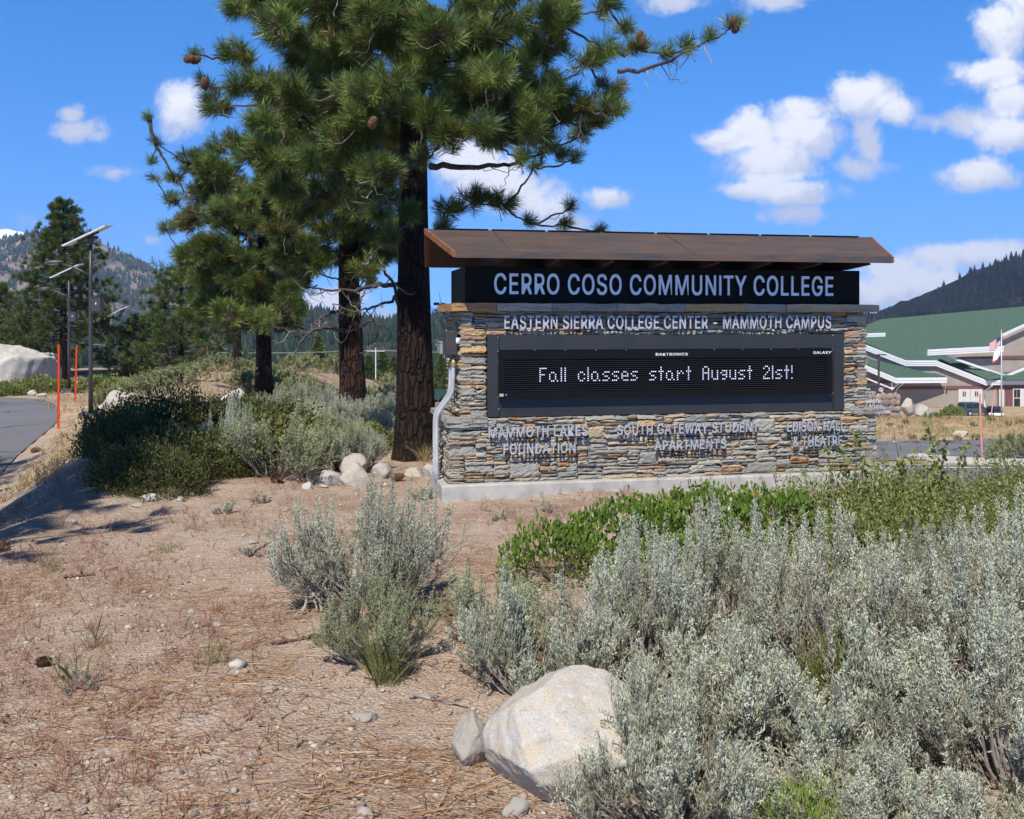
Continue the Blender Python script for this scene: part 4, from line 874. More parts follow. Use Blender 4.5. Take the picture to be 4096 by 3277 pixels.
def cone_pine(name, label, X, Y, H, rad_, z0f, nb, seed, L=.24, k=36, width=.012, tr=.16, group=None, tufts=5, pw=.75, parent_z=None, bark='bark'):
    """a whole pine with whorled branches, narrower towards the top"""
    rg = np.random.default_rng(seed); zb = g1(X, Y) if parent_z is None else parent_z
    root = thing(name, label, 'tree', (X, Y, zb), 0, group)
    trunk_mesh((0, 0, -.3), (0, 0, H*.97), tr, .03, seed, n=10, m=16).build('trunk', MAT[bark], root, True)
    br, fo = MB(), MB(); TP, TD, TT = [], [], []
    for i in range(nb):
        t = (i+rg.random())/nb; z = H*(z0f+(1-z0f)*t); ln = rad_*((1-t)**pw)*rg.uniform(.6, 1.12)+.25; a = i*2.39996+rg.normal(0, .35)
        dr = np.array([math.cos(a), math.sin(a), 0]); rise = rg.uniform(-.05, .25)+.45*t
        P = curve((0, 0, z), dr*ln+(0, 0, z+rise*ln), sag=.10, n=8, wig=.02)
        br.tube(P, np.linspace(.02+.012*ln, .008, 8), 5, caps=False)
        n = max(3, int(tufts*1.5*(.5+ln/rad_)))
        for q in rg.uniform(.35, 1, n)**.8:
            c = np.array([np.interp(q, np.linspace(0, 1, 8), P[:, w_]) for w_ in range(3)])
            off = rg.normal(0, 1, 3)*np.array([1, 1, .55])*.22*(1.2-q*.4)*min(1, ln*.8)*1.3
            TP.append(c+off+dr*.05); TD.append(dr*.7+off*1.4+np.array([0, 0, .7])); TT.append(np.clip(rg.normal(.55, .18), .05, 1))
    TP.append(np.array([0, 0, H])); TD.append(np.array([0, 0, 1.])); TT.append(.6)
    for _ in range(nb//3):
        i = rg.integers(len(TP)); br.tube(curve(TP[i], TP[i]+rg.normal(0, .3, 3), sag=.2, n=5, wig=.05), np.linspace(.014, .005, 5), 4, mi=1, caps=False)
    fo.needles(np.array(TP), np.array(TD), L, k, 1.15, width, np.array(TT), back=.12)
    br.build('branches', [MAT['limb'], MAT['deadwood']], root); fo.build('crown', MAT['needle_far'], root)
    return root
def X_(px, Y): return (px-2048)/F*Y
cone_pine('pine_tree', 'cone shaped pine standing behind the solar street lamps on the left', X_(253, 50), 50, 9.3, 3.0, .25, 120, 51, L=.26, k=60, width=.017, tufts=7, tr=.24, pw=.95)
cone_pine('pine_tree', 'dark pine cut by the left edge of the photo behind the white boulder', X_(-10, 58), 58, 5.4, 3.0, .22, 60, 52, L=.29, k=60, width=.019, tufts=6)
cone_pine('pine_tree', 'pine in front of the mountain foot between the far lamp and the pine group', X_(725, 44), 44, 5.0, 2.6, .12, 64, 53, L=.25, k=60, width=.016, tufts=6)
cone_pine('pine_tree', 'bushy low pine just right of the far street lamp', X_(575, 54), 54, 3.4, 2.7, .06, 54, 54, L=.28, k=60, width=.018, tufts=6)
cone_pine('pine_tree', 'small thin trunked pine standing close behind the slimmer pine', X_(948, 32), 32, 6.0, 1.9, .40, 40, 55, L=.28, k=40, width=.011, tufts=6, tr=.15)
cone_pine('pine_tree', 'low dark pine filling the gap between the boulder and the lamp post', X_(120, 62), 62, 4.2, 3.2, .05, 56, 56, L=.3, k=60, width=.02, tufts=6)
# the pine just outside the frame whose shade falls on the slope at the left
cone_pine('pine_tree', 'tall pine beyond the left edge of the photo shading the slope', -7.6, 5.3, 10.5, 3.5, .28, 120, 57, L=.26, k=60, width=.018, tufts=9, tr=.25, pw=.55)
cone_pine('pine_tree', 'pine with a high crown beyond the upper left shading the thicket', -7.5, 8.5, 11.5, 2.2, .47, 90, 59, L=.24, k=40, width=.012, tufts=9, tr=.2, pw=.45)
cone_pine('pine_tree', 'second tall pine beyond the left edge shading the road bend', -13.5, 12.5, 11.0, 3.2, .30, 80, 58, L=.24, k=30, width=.014, tufts=8, tr=.25, pw=.55)

# ---------------------------------------------------------------- shrubs
def sage_mesh(seed, w_=1.0, h=.75, shoots=60, twigs=6, per=12, leaf=(.017, .028), lw=.0052, spike=.22, mat='sage', name='sagebrush', mean=.55, woody=1.0):
    rg = np.random.default_rng(seed); st, lf = MB(), MB(); LP, LD, LL_, LT = [], [], [], []
    ncl = max(7, shoots//7); cla = np.arange(ncl)*2.39996+rg.normal(0, .3, ncl); clq = np.sqrt((np.arange(ncl)+.5)/ncl)*.95; clh = rg.uniform(.72, 1.1, ncl); clt = rg.normal(0, .09, ncl)
    for i in range(shoots):
        cl = rg.integers(ncl); ex, ey = clq[cl]*math.cos(cla[cl])+rg.normal(0, .10), clq[cl]*math.sin(cla[cl])+rg.normal(0, .10); a = math.atan2(ey, ex); q = min(1.1, math.hypot(ex, ey)); rr = q*w_/2
        top = h*(1-.5*q**2)*clh[cl]*rg.uniform(.82, 1.06)
        e = np.array([rr*math.cos(a), rr*math.sin(a), top]); b = np.array([.10*math.cos(a)*q*w_, .10*math.sin(a)*q*w_, -.03])
        mid = np.array([e[0]*.72+rg.normal(0, .03), e[1]*.72+rg.normal(0, .03), top*rg.uniform(.34, .5)])
        t = np.linspace(0, 1, 9)[:, None]; P = b*(1-t)**2+2*mid*t*(1-t)+e*t*t; P[1:-1] += rg.normal(0, .008, (7, 3))
        st.tube(P, np.linspace(.0075, .0022, 9)*woody, 5, caps=False)
        tt = np.clip(rg.normal(mean, .10)+clt[cl], 0, 1)
        segs = [(P[5], P[8]-P[4], .30*h*rg.uniform(.5, 1), True)]
        for k_ in range(twigs):
            f = rg.uniform(.40, .98); c = np.array([np.interp(f, t[:, 0], P[:, w2]) for w2 in range(3)])
            d = unit(rg.normal(0, .55, 3)+unit(e-b)*.6+(0, 0, .75)); segs.append((c, d, rg.uniform(.07, .17)*min(1, h/.6), False))
        for c, d, ln, main in segs:
            d = unit(np.asarray(d, float))
            if not main: st.tube(np.stack([c, c+d*ln*.5, c+d*ln]), [.0022, .0018, .001], 3, caps=False)
            n = int(per*(1.5 if main else 1)); s = rg.uniform(.05, 1.05, n)
            LP.append(c+d*(s*ln)[:, None]+rg.normal(0, .006, (n, 3))); LD.append(d*.75+rg.normal(0, .42, (n, 3))+(0, 0, .42))
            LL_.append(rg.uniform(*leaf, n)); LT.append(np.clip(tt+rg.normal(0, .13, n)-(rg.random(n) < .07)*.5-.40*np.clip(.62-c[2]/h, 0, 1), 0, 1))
        for _sp in range((1+(rg.random() < .55)) if spike and rg.random() < .85 else 0):               # slender flowering stalk
            sl = spike*rg.uniform(.6, 1.25)*(1-.35*q); d = unit(np.array([e[0]*.22, e[1]*.22, 1])+rg.normal(0, .10, 3)); n = int(sl/.0024); e_ = e; e = e+np.array([*rg.normal(0, .018, 2), 0])*_sp
            st.tube(np.stack([e-d*.02, e+d*sl*.5, e+d*sl]), [.0024, .0018, .0009], 3, caps=False)
            s = rg.uniform(0, 1, n); r_ = (1-s*.6)*.019
            LP.append(e+d*(s*sl)[:, None]+unit(rg.normal(0, 1, (n, 3)))*r_[:, None]); LD.append(d*.8+rg.normal(0, .6, (n, 3))); LL_.append(rg.uniform(.009, .017, n)); LT.append(np.clip(tt+.16+rg.normal(0, .12, n), 0, 1))
    lf.leaves(np.concatenate(LP), np.concatenate(LD), np.concatenate(LL_), lw, np.concatenate(LT), ((0, .35), (.7, 1), (1, .55)))
    root = empty(name); st.build('stems', MAT['twig'], root); lf.build('foliage', MAT[mat], root)
    return root
def dome_mesh(seed, name, domes, n, leaf, lw, mat, shape, inner=.55, ups=.6, sprigs=0, sprig_h=.3, mean=.5, stem='brownwood', yellow=.02, brk=.16):
    """leafy shrub filling several overlapping domes (x, y, rx, ry, h)"""
    rg = np.random.default_rng(seed); st, lf = MB(), MB(); LP, LD, LT = [], [], []
    ar = np.array([d[2]*d[3] for d in domes]); cnt = (n*ar/ar.sum()).astype(int)
    for (x, y, rx, ry, h), c in zip(domes, cnt):
        u = unit(rg.normal(0, 1, (c, 3))); u[:, 2] = abs(u[:, 2]); rr = rg.uniform(inner, 1, c)**.6
        lump = np.array([mnoise.noise((v[0]*2.6+x*3+seed, v[1]*2.6+y*3, v[2]*2.6))*1.1+.5*mnoise.noise((v[0]*6+seed, v[1]*6, v[2]*6)) for v in u])
        rr = rr*(1+brk*lump*1.8)
        p = np.stack([x+u[:, 0]*rx*rr, y+u[:, 1]*ry*rr, u[:, 2]*h*rr], -1)
        LP.append(p); LD.append(u*.6+rg.normal(0, .5, (c, 3))+(0, 0, ups)); LT.append(np.clip(rg.normal(mean, .16, c)+.25*lump, .06, 1))
        for _ in range(int(18*max(.6, rx))):
            i = rg.integers(c); st.tube(curve((x+rg.normal(0, .1)*rx, y+rg.normal(0, .1)*ry, -.03), p[i], sag=-.08, n=7, wig=.03), np.linspace(.009, .003, 7), 4, caps=False)
        for _ in range(sprigs):
            i = rg.integers(c)
            if u[i, 2] < .35: continue
            sl = sprig_h*rg.uniform(.4, 1.3); d = unit(u[i]*.4+(0, 0, 1)+rg.normal(0, .22, 3)); e = p[i]+d*sl
            st.tube(curve(p[i]-d*.06, e, sag=.04, n=5, wig=.02), np.linspace(.0035, .0015, 5), 4, caps=False)
            k_ = int(sl*110); s = rg.random(k_); LP.append(p[i]+d*(s*sl)[:, None]+rg.normal(0, .012, (k_, 3))); LD.append(rg.normal(0, .7, (k_, 3))+d*.6); LT.append(np.clip(rg.normal(mean+.15, .15, k_), .06, 1))
    P, D, T = np.concatenate(LP), np.concatenate(LD), np.concatenate(LT)
    T[rg.random(len(T)) < yellow] = rg.uniform(0, .04)
    lf.leaves(P, D, rg.uniform(*leaf, len(P)), lw, T, shape)
    root = empty(name); st.build('stems', MAT[stem], root); lf.build('foliage', MAT[mat], root)
    return root
USED = set()
def put(proto, x, y, s, rz, label, cat, group=None, sz=None, z=None):
    if proto.name in USED: o = copy_tree(proto)
    else: o = proto; USED.add(proto.name)
    o.location = (x, y, (g1(x, y) if z is None else z)-.01); o.rotation_euler = (0, 0, rz); o.scale = (s, s, s if sz is None else sz)
    if 'group' in o: del o['group']
    return tag(o, label, cat, group)
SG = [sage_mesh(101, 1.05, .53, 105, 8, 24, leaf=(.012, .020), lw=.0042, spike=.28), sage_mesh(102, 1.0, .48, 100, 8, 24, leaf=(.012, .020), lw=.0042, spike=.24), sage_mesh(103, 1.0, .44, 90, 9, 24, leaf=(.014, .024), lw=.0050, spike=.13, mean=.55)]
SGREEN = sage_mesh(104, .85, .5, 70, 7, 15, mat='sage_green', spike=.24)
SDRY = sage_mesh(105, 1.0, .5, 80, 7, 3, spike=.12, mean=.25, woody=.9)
def sg(i, x, y, s, rz, label, sz=None, group=None): return put(SG[i], x, y, s, rz, label, 'shrub', group, sz)
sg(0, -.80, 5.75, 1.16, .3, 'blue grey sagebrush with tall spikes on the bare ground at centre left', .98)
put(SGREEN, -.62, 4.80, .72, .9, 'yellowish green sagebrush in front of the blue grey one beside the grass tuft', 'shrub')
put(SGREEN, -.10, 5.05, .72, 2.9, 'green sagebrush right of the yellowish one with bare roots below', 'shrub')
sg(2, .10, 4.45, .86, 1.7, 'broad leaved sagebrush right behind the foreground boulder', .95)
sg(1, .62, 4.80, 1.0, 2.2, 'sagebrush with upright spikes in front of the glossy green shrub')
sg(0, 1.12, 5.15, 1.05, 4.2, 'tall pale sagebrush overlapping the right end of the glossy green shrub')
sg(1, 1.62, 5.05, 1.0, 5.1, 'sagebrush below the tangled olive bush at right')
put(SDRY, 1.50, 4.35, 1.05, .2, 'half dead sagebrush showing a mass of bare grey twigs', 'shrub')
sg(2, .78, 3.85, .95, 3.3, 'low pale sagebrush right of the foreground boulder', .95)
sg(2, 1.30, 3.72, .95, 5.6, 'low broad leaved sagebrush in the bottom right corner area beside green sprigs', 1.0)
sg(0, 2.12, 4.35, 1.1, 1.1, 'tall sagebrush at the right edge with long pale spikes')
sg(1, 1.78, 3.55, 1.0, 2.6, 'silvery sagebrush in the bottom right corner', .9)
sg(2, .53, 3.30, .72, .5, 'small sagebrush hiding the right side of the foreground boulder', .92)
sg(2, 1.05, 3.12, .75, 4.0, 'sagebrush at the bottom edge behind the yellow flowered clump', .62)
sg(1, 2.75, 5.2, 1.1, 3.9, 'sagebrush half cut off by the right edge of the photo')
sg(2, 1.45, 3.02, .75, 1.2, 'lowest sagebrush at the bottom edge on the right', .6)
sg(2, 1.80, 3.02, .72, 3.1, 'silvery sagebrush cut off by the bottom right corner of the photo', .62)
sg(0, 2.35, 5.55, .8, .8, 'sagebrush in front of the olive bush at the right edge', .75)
OBO = ((0, .12), (.35, .75), (.68, 1), (.9, .7), (1, .15)); OV = ((0, .2), (.5, 1), (1, .2))
MANZ = dome_mesh(111, 'manzanita', [(-.85, -.5, .42, .36, .27), (-.35, -.1, .52, .45, .34), (.2, .1, .6, .5, .37), (.75, .15, .5, .5, .36), (-.1, -.55, .45, .3, .2)], 8200, (.026, .042), .022, 'manz', OBO, inner=.72, yellow=.012, brk=.1)
put(MANZ, 1.12, 6.9, .95, 0, 'glossy bright green manzanita in front of the sign plinth', 'shrub', sz=1.25)
MANZ2 = dome_mesh(112, 'manzanita', [(0, 0, .5, .4, .45), (.4, .1, .4, .4, .38), (-.45, .05, .4, .35, .36)], 4200, (.026, .04), .024, 'bitter', OBO, inner=.6, yellow=.03, brk=.14, mean=.4)
BIT = [dome_mesh(121, 'bitterbrush', [(0, 0, .62, .55, .5), (.55, .1, .5, .45, .45), (-.5, -.05, .45, .42, .4)], 17000, (.015, .030), .0135, 'bitter', OV, inner=.30, sprigs=40, sprig_h=.24, mean=.6, brk=.36),
       dome_mesh(122, 'bitterbrush', [(0, 0, .6, .55, .48), (.4, -.25, .45, .4, .38)], 14000, (.015, .030), .0135, 'bitter', OV, inner=.30, sprigs=44, sprig_h=.22, mean=.6, brk=.34)]
put(BIT[0], 2.62, 7.55, 1.05, .4, 'olive green bitterbrush in front of the right end of the stone sign', 'shrub', sz=1.05)
put(BIT[1], 3.35, 7.25, 1.1, 2.1, 'bitterbrush tangle beside the right edge above the road', 'shrub', sz=.85)
put(BIT[1], 2.45, 6.35, .95, 4.1, 'bitterbrush between the tall sagebrush and the right end of the sign', 'shrub')
put(BIT[0], 4.05, 7.7, 1.0, 1.3, 'bitterbrush at the right edge highest up the slope below the road', 'shrub')
put(BIT[0], 3.30, 6.3, 1.0, 3.0, 'bitterbrush with many twigs at the right edge below the road', 'shrub')
put(BIT[1], 1.28, 4.05, .34, 1.0, 'small green sprigs growing through the sagebrush at lower right', 'shrub', sz=.75)
SPR = dome_mesh(125, 'leafy_shrub', [(0, 0, .14, .12, .2)], 260, (.025, .04), .022, 'bitter', OBO, inner=.2, sprigs=16, sprig_h=.42, mean=.6, brk=.2)
put(SPR, 2.72, 7.75, 1.35, .5, 'leafy serviceberry sprout rising above the bush beside the sign', 'shrub')
put(SPR, 3.22, 7.75, 1.4, 2.5, 'tall leafy sprout rising in front of the boulevard', 'shrub')
RAB = dome_mesh(126, 'rabbitbrush', [(0, 0, .2, .17, .2)], 1500, (.025, .045), .0045, 'rabbit', OV, inner=.2, ups=1.2, mean=.6, yellow=.05)
put(RAB, .90, 3.12, 1.0, 0, 'yellow flowered rabbitbrush clump at the bottom edge', 'shrub')
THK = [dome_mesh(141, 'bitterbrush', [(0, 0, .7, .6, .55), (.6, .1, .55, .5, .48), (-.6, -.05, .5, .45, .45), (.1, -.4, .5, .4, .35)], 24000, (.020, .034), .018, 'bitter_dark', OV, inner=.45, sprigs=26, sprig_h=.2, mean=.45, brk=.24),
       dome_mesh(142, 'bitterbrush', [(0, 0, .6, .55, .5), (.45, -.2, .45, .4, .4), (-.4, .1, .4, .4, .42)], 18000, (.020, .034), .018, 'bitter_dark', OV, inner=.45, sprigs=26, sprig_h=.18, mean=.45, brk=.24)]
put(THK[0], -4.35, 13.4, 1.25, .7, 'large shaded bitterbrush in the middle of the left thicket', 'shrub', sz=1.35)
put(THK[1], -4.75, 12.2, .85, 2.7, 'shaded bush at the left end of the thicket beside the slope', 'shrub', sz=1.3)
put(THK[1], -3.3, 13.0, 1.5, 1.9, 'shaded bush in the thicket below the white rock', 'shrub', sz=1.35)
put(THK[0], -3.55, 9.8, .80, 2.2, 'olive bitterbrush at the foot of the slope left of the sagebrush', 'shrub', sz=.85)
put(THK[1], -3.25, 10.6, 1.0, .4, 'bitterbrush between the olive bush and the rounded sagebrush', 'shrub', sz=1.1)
put(MANZ2, -3.0, 12.1, 1.5, .4, 'dark broad leaved manzanita behind the rounded sagebrush', 'shrub', sz=1.15)
put(MANZ2, -1.95, 12.7, 1.2, 1.4, 'low manzanita with yellowish leaves left of the big pine trunk', 'shrub', sz=.85)
put(SGREEN, -2.45, 10.45, 1.6, 2.9, 'rounded sagebrush on the left behind the pine cone', 'shrub', sz=1.15)
put(SGREEN, -1.95, 11.3, 1.1, 4.4, 'grey sagebrush behind the top of the stone pile', 'shrub', sz=1.0)
sg(1, -3.05, 10.9, .8, 1.9, 'tall narrow sagebrush between bitterbrush and rounded sagebrush', 1.15)
sg(1, -1.75, 11.2, .75, .9, 'drooping sagebrush above the pile of stones', .8)
for i, (px, Y, s) in enumerate([(1180, 15.5, 1.2), (1290, 16.2, 1.3), (1390, 15.2, 1.3), (1500, 15.8, 1.2), (1560, 14.2, 1.0), (1090, 17, 1.2), (1330, 14.0, 1.0), (1590, 17.5, 1.3), (1240, 19, 1.3), (1480, 13.6, .8)]):
    sg(i % 2, X_(px, Y), Y, s, i*1.3, 'sagebrush growing round the feet of the pines left of the sign', s*.55, group='sagebrush between the pine trunks')
MSG = sage_mesh(130, 1.6, .8, 46, 5, 8, leaf=(.06, .1), lw=.022, spike=.2, mat='sage_green', mean=.45)
rg0 = np.random.default_rng(77)
for i in range(34):
    px = rg0.uniform(560, 1260); Y = rg0.uniform(23, 33); x = X_(px, Y)
    put(MSG, x, Y, rg0.uniform(.7, 1.2), rg0.uniform(0, 6), 'grey green shrub on the low mound behind the left thicket', 'shrub', 'shrubs on the low mound', sz=rg0.uniform(.35, .6))
for i in range(22):
    px = rg0.uniform(1130, 1640); Y = rg0.uniform(19, 31)
    put(MSG, X_(px, Y), Y, rg0.uniform(.7, 1.1), rg0.uniform(0, 6), 'grey green shrub on the falling ground behind the pine trunks', 'shrub', 'shrubs behind the pine trunks', sz=rg0.uniform(.5, .8))
for i in range(16):
    px = rg0.uniform(1180, 1640); Y = rg0.uniform(32, 55)
    put(MSG, X_(px, Y), Y, rg0.uniform(1.0, 1.6), rg0.uniform(0, 6), 'grey green shrub on the falling ground behind the pine trunks', 'shrub', 'shrubs behind the pine trunks', sz=rg0.uniform(.8, 1.2))
FSH = dome_mesh(131, 'roadside_shrub', [(0, 0, 1.2, 1.0, .8), (1.3, .2, 1.0, .9, .65), (-1.2, .1, .9, .8, .6)], 3200, (.09, .15), .07, 'bitter', OBO, inner=.6, mean=.7)
put(FSH, X_(165, 45), 45, .95, .4, 'bright green shrub in front of the white boulder', 'shrub')
put(FSH, X_(425, 47), 47, 1.0, 2.4, 'bright green low shrub right of the cone shaped pine', 'shrub')
put(FSH, X_(20, 43), 43, .6, 1.4, 'dull green shrub at the left edge beside the road bend', 'shrub', sz=.7)
for i, (px, Y) in enumerate([(560, 40), (620, 38), (500, 36), (430, 31), (470, 33)]):
    put(MSG, X_(px, Y), Y, .8, i*2., 'small grey shrub on the dirt bank behind the lamp', 'shrub', 'shrubs on the dirt bank')

# ---------------------------------------------------------------- rocks, cones, sticks
def rock_mesh(seed, cuts=7, sub=4, rough=.06):
    rg = np.random.default_rng(seed); bm = bmesh.new(); bmesh.ops.create_icosphere(bm, subdivisions=sub, radius=1.0)
    pl = [(unit(rg.normal(0, 1, 3)), rg.uniform(.55, .9)) for _ in range(cuts)]
    for v in bm.verts:
        p = np.array(v.co)
        for n, d in pl:
            e = p@n-d
            if e > 0: p = p-n*e*.85
        k = 1+rough*mnoise.noise(tuple(p*2.2+seed))+rough*.5*mnoise.noise(tuple(p*6+seed))+rough*.25*mnoise.noise(tuple(p*14+seed))
        v.co = Vector(p*k)
    return bm
def rock(label, x, y, dims, seed, mat='granite', sink=.25, rot=0.0, z=None, cat='rock', name='rock', sub=4, tilt=0.0, rough=.10, cuts=11, group=None):
    m = MB().bm(rock_mesh(seed, cuts, sub, rough)); o = m.build(name, MAT[mat], None, True)
    o.scale = (dims[0]/2, dims[1]/2, dims[2]/2); o.rotation_euler = (0, tilt, rot)
    o.location = (x, y, (g1(x, y) if z is None else z)+dims[2]*(.5-sink)); return tag(o, label, cat, group)
def big_boulder():
    bm = bmesh.new(); bmesh.ops.create_icosphere(bm, subdivisions=6, radius=1.0)
    PLN = [((.05, -.36, .93), .56), ((-.35, -.45, .82), .66), ((-.86, -.30, .40), .80), ((.45, -.25, .86), .72), ((-.1, -.99, .05), .84), ((.1, -.80, -.58), .62), ((-.75, -.4, -.52), .70), ((.85, -.5, -.1), .82), ((-.55, .3, .78), .80)]
    for v in bm.verts:
        p = np.array(v.co)
        for n_, d in PLN:
            n_ = unit(np.array(n_)); e = p@n_-d
            if e > 0: p = p-n_*e*.88
        k = 1+.05*mnoise.noise(tuple(p*1.7))+.035*mnoise.noise(tuple(p*4+3))+.014*mnoise.noise(tuple(p*11))+.007*mnoise.noise(tuple(p*32))
        v.co = Vector(p*k)
    o = MB().bm(bm).build('boulder', MAT['boulder'], None, True); o.scale = (.325, .30, .30); o.location = (.225, 3.60, .115); o.rotation_euler = (.05, .03, .12)
    tag(o, 'large pale granite boulder with a flat sloping face in the foreground', 'boulder')
big_boulder()
rock('rounded rock leaning against the left of the foreground boulder', -.165, 3.76, (.15, .18, .24), 7, 'granite_tan', .25, .3, sub=5)
for lab, px, py, wd, hg, sd, mt in [('pale angular rock at the top of the pile by the pine', 1412, 1862, 135, 100, 3, 'granite'), ('broad tan rock in front of the rock pile', 1425, 1905, 150, 110, 4, 'granite_tan'), ('grey jagged rock at the left of the rock pile', 1322, 1915, 115, 75, 5, 'granite'),
        ('pinkish round rock right of the rock pile', 1525, 1890, 85, 75, 6, 'granite'), ('flat tan rock between pine trunk and sign', 1660, 1892, 92, 42, 8, 'granite_tan'), ('rounded tan rock touching the left end of the sign', 1728, 1885, 80, 66, 9, 'granite_tan'), ('small round stone in front of the rounded sagebrush', 1235, 1945, 52, 34, 10, 'granite_pale'),
        ('small flat white stone beside the round stone', 1292, 1945, 44, 16, 13, 'granite_pale'), ('half buried white stone on the slope below the olive bush', 603, 1992, 72, 34, 14, 'granite_pale'), ('small tan stone right of the half buried white stone', 722, 1998, 40, 26, 15, 'granite_tan'), ('flat cream stone below the half buried white stone', 550, 2022, 58, 14, 16, 'granite_tan'),
        ('dark grey stone at the edge of the shadow on the slope', 282, 2090, 52, 34, 17, 'granite'), ('yellowish flat stone on the bare ground left of the boulder', 1465, 2865, 100, 34, 18, 'granite_tan'), ('small grey flat stone beside the needles at centre', 1085, 2755, 60, 24, 19, 'granite'), ('grey stone half sunk on the left of the centre sagebrush', 865, 2500, 48, 22, 20, 'granite'), ('round grey pebble in the middle of the bare ground', 765, 2450, 30, 22, 22, 'granite'),
        ('pale stone below the foreground boulder at the bottom edge', 2065, 3232, 120, 70, 23, 'granite'), ('grey angular stone in the middle of the litter', 1015, 2170, 44, 22, 24, 'granite')]:
    p = on_ground(px, py+hg*.3); s = p.y/F
    rock(lab, p.x, p.y, (wd*s*1.12, wd*s*.95, hg*s*1.22), sd+60, mt, .33, sd*.7, sub=4)
rock('flat stone slab showing through the tall sprouts right of the sign', X_(3665, 15), 15, (.75, .4, .14), 83, 'granite', .1, .1)
rock('flat stone slab lower down beside the boulevard', X_(3905, 13.5), 13.5, (.55, .35, .13), 84, 'granite', .1, .3)
rock('white pointed rock showing above the dark thicket', X_(940, 17.5), 17.5, (.62, .5, .72), 131, 'granite_pale', .25, .4)
rock('cream boulder behind the dark thicket beside the lamp', X_(490, 27), 27, (1.0, .9, .75), 33, 'granite_tan', .25)
rock('cream stone at the foot of the nearest street lamp', X_(420, 28.2), 28.2, (.45, .4, .45), 34, 'granite_tan', .25)
rock('huge white granite outcrop at the left edge', X_(75, 47), 47, (4.0, 3.0, 4.4), 236, 'granite_pale', .40, .9, sub=5, tilt=.45, cuts=12, rough=.10, name='boulder', cat='boulder')
rock('rough grey outcrop joined to the right of the white one', X_(190, 51.5), 51.5, (2.0, 2.4, 2.6), 37, 'granite', .35, .8, sub=5, rough=.16, name='boulder', cat='boulder')
rock('round boulder partly hidden by the second orange marker', X_(312, 46), 46, (.95, .9, .9), 38, 'granite', .25)
rock('long white stone lying on the bank below the outcrop', X_(165, 42), 42, (.55, .35, .22), 39, 'granite_pale', .2, .6)
rock('white stone on the bank left of the long white stone', X_(130, 43), 43, (.42, .3, .36), 40, 'granite_pale', .2, .6)

def cone_thing(label, px, py, s, rot):
    p = on_ground(px, py); r_ = thing('pine_cone', label, 'pine cone', (p.x, p.y, p.z+.035*s), 0)
    r_.rotation_euler = (1.25, .3, rot); r_.scale = (s, s, s)
    m = MB(); prof = [(0, -.065), (.02, -.06), (.03, -.035), (.033, -.01), (.028, .02), (.02, .045), (0, .07)]; m.lathe(prof, n=12); m.build('core', MAT['brownwood'], r_)
    m = MB()
    for i in range(110):
        t = i/110; z = -.06+.12*t; a = i*2.39996; L = .030*(1-.55*t)+.008; ra = np.interp(z, [q[1] for q in prof], [q[0] for q in prof])
        M = Matrix.Rotation(a, 4, 'Z')@Matrix.Translation((ra*.7, 0, z))@Matrix.Rotation(-.35-.7*t, 4, 'Y')
        m.add([tuple(M@Vector(v)) for v in ((0, -.005, 0), (0, .005, 0), (L, .011, .002), (L*1.08, 0, .006), (L, -.011, .002))], [[0, 4, 3, 2, 1]])
        m.add([tuple(M@Vector(v)) for v in ((0, -.005, -.002), (0, .005, -.002), (L, .010, -.002), (L, -.010, -.002))], [[0, 1, 2, 3]])
    m.build('scales', MAT['cone'], r_); return r_
cone_thing('open brown pine cone in front of the rounded sagebrush', 1108, 1932, 1.1, .4)
cone_thing('pine cone on the ground left of the sign plinth', 1588, 1925, 1.0, 1.9)
cone_thing('pine cone lying below the left end of the sign', 1680, 1903, .8, 2.9)
cone_thing('pine cone on the slope at the left edge of the photo', 8, 2205, .9, 4.2)
cone_thing('pine cone among the red weeds at lower left', 175, 2668, .55, 1.2)
cone_thing('pine cone on the gravel below the nearest lamp', 255, 1752, 1.5, .9)
cone_thing('pine cone on the gravel beside the road edge', 140, 1812, 1.5, 2.2)
def stick(label, pts, r, mat='deadwood', forks=2, seed=0, cat='stick', name='stick'):
    rg = np.random.default_rng(seed); G = [on_ground(*p[:2]) for p in pts]; P = np.array([(g.x, g.y, g.z+r*.7+(p[2] if len(p) > 2 else 0)) for g, p in zip(G, pts)])
    t = np.linspace(0, len(P)-1, 14); k = np.arange(len(P)); S = np.stack([np.interp(t, k, P[:, i]) for i in range(3)], -1); S[1:-1] += rg.normal(0, r*.35, (12, 3))
    m = MB().tube(S, np.linspace(r, r*.45, 14)*rg.uniform(.85, 1.15, 14), 8)
    for _ in range(forks):
        i = rg.integers(3, 13); d = unit(S[min(13, i+1)]-S[i-1]+rg.normal(0, .02, 3)*3)*rg.uniform(.04, .12); d[2] = abs(d[2])*.5
        m.tube(curve(S[i], S[i]+d, n=5, wig=.05), np.linspace(r*.5, r*.2, 5), 6)
    return tag(m.build(name, MAT[mat], None, True), label, cat)
stick('bleached forked stick lying across the bottom left ground', [(375, 2968), (420, 2955), (480, 2962), (565, 2970)], .007, seed=1)
stick('pale branch left of the foreground boulder', [(1640, 2795), (1690, 2800), (1760, 2815), (1870, 2835)], .010, 'twig', 3, seed=2)
stick('weathered root piece beside the centre sagebrush', [(1010, 2212), (1040, 2195), (1075, 2180)], .012, 'twig', 1, seed=3)
stick('brown stick in the red weeds at the left', [(255, 2318), (310, 2308), (380, 2300)], .012, 'brownwood', 1, seed=4)
stick('thin grey twig at the bottom centre near grey lichen', [(1180, 3000), (1215, 2965), (1250, 2975)], .006, 'twig', 2, seed=5)
stick('short curved stick at the bottom edge', [(1440, 3262), (1452, 3235), (1450, 3215)], .009, 'twig', 0, seed=6)
stick('thin white straw crossing the litter at bottom centre', [(1125, 2880), (1160, 2858), (1190, 2845)], .004, 'deadwood', 0, seed=7)
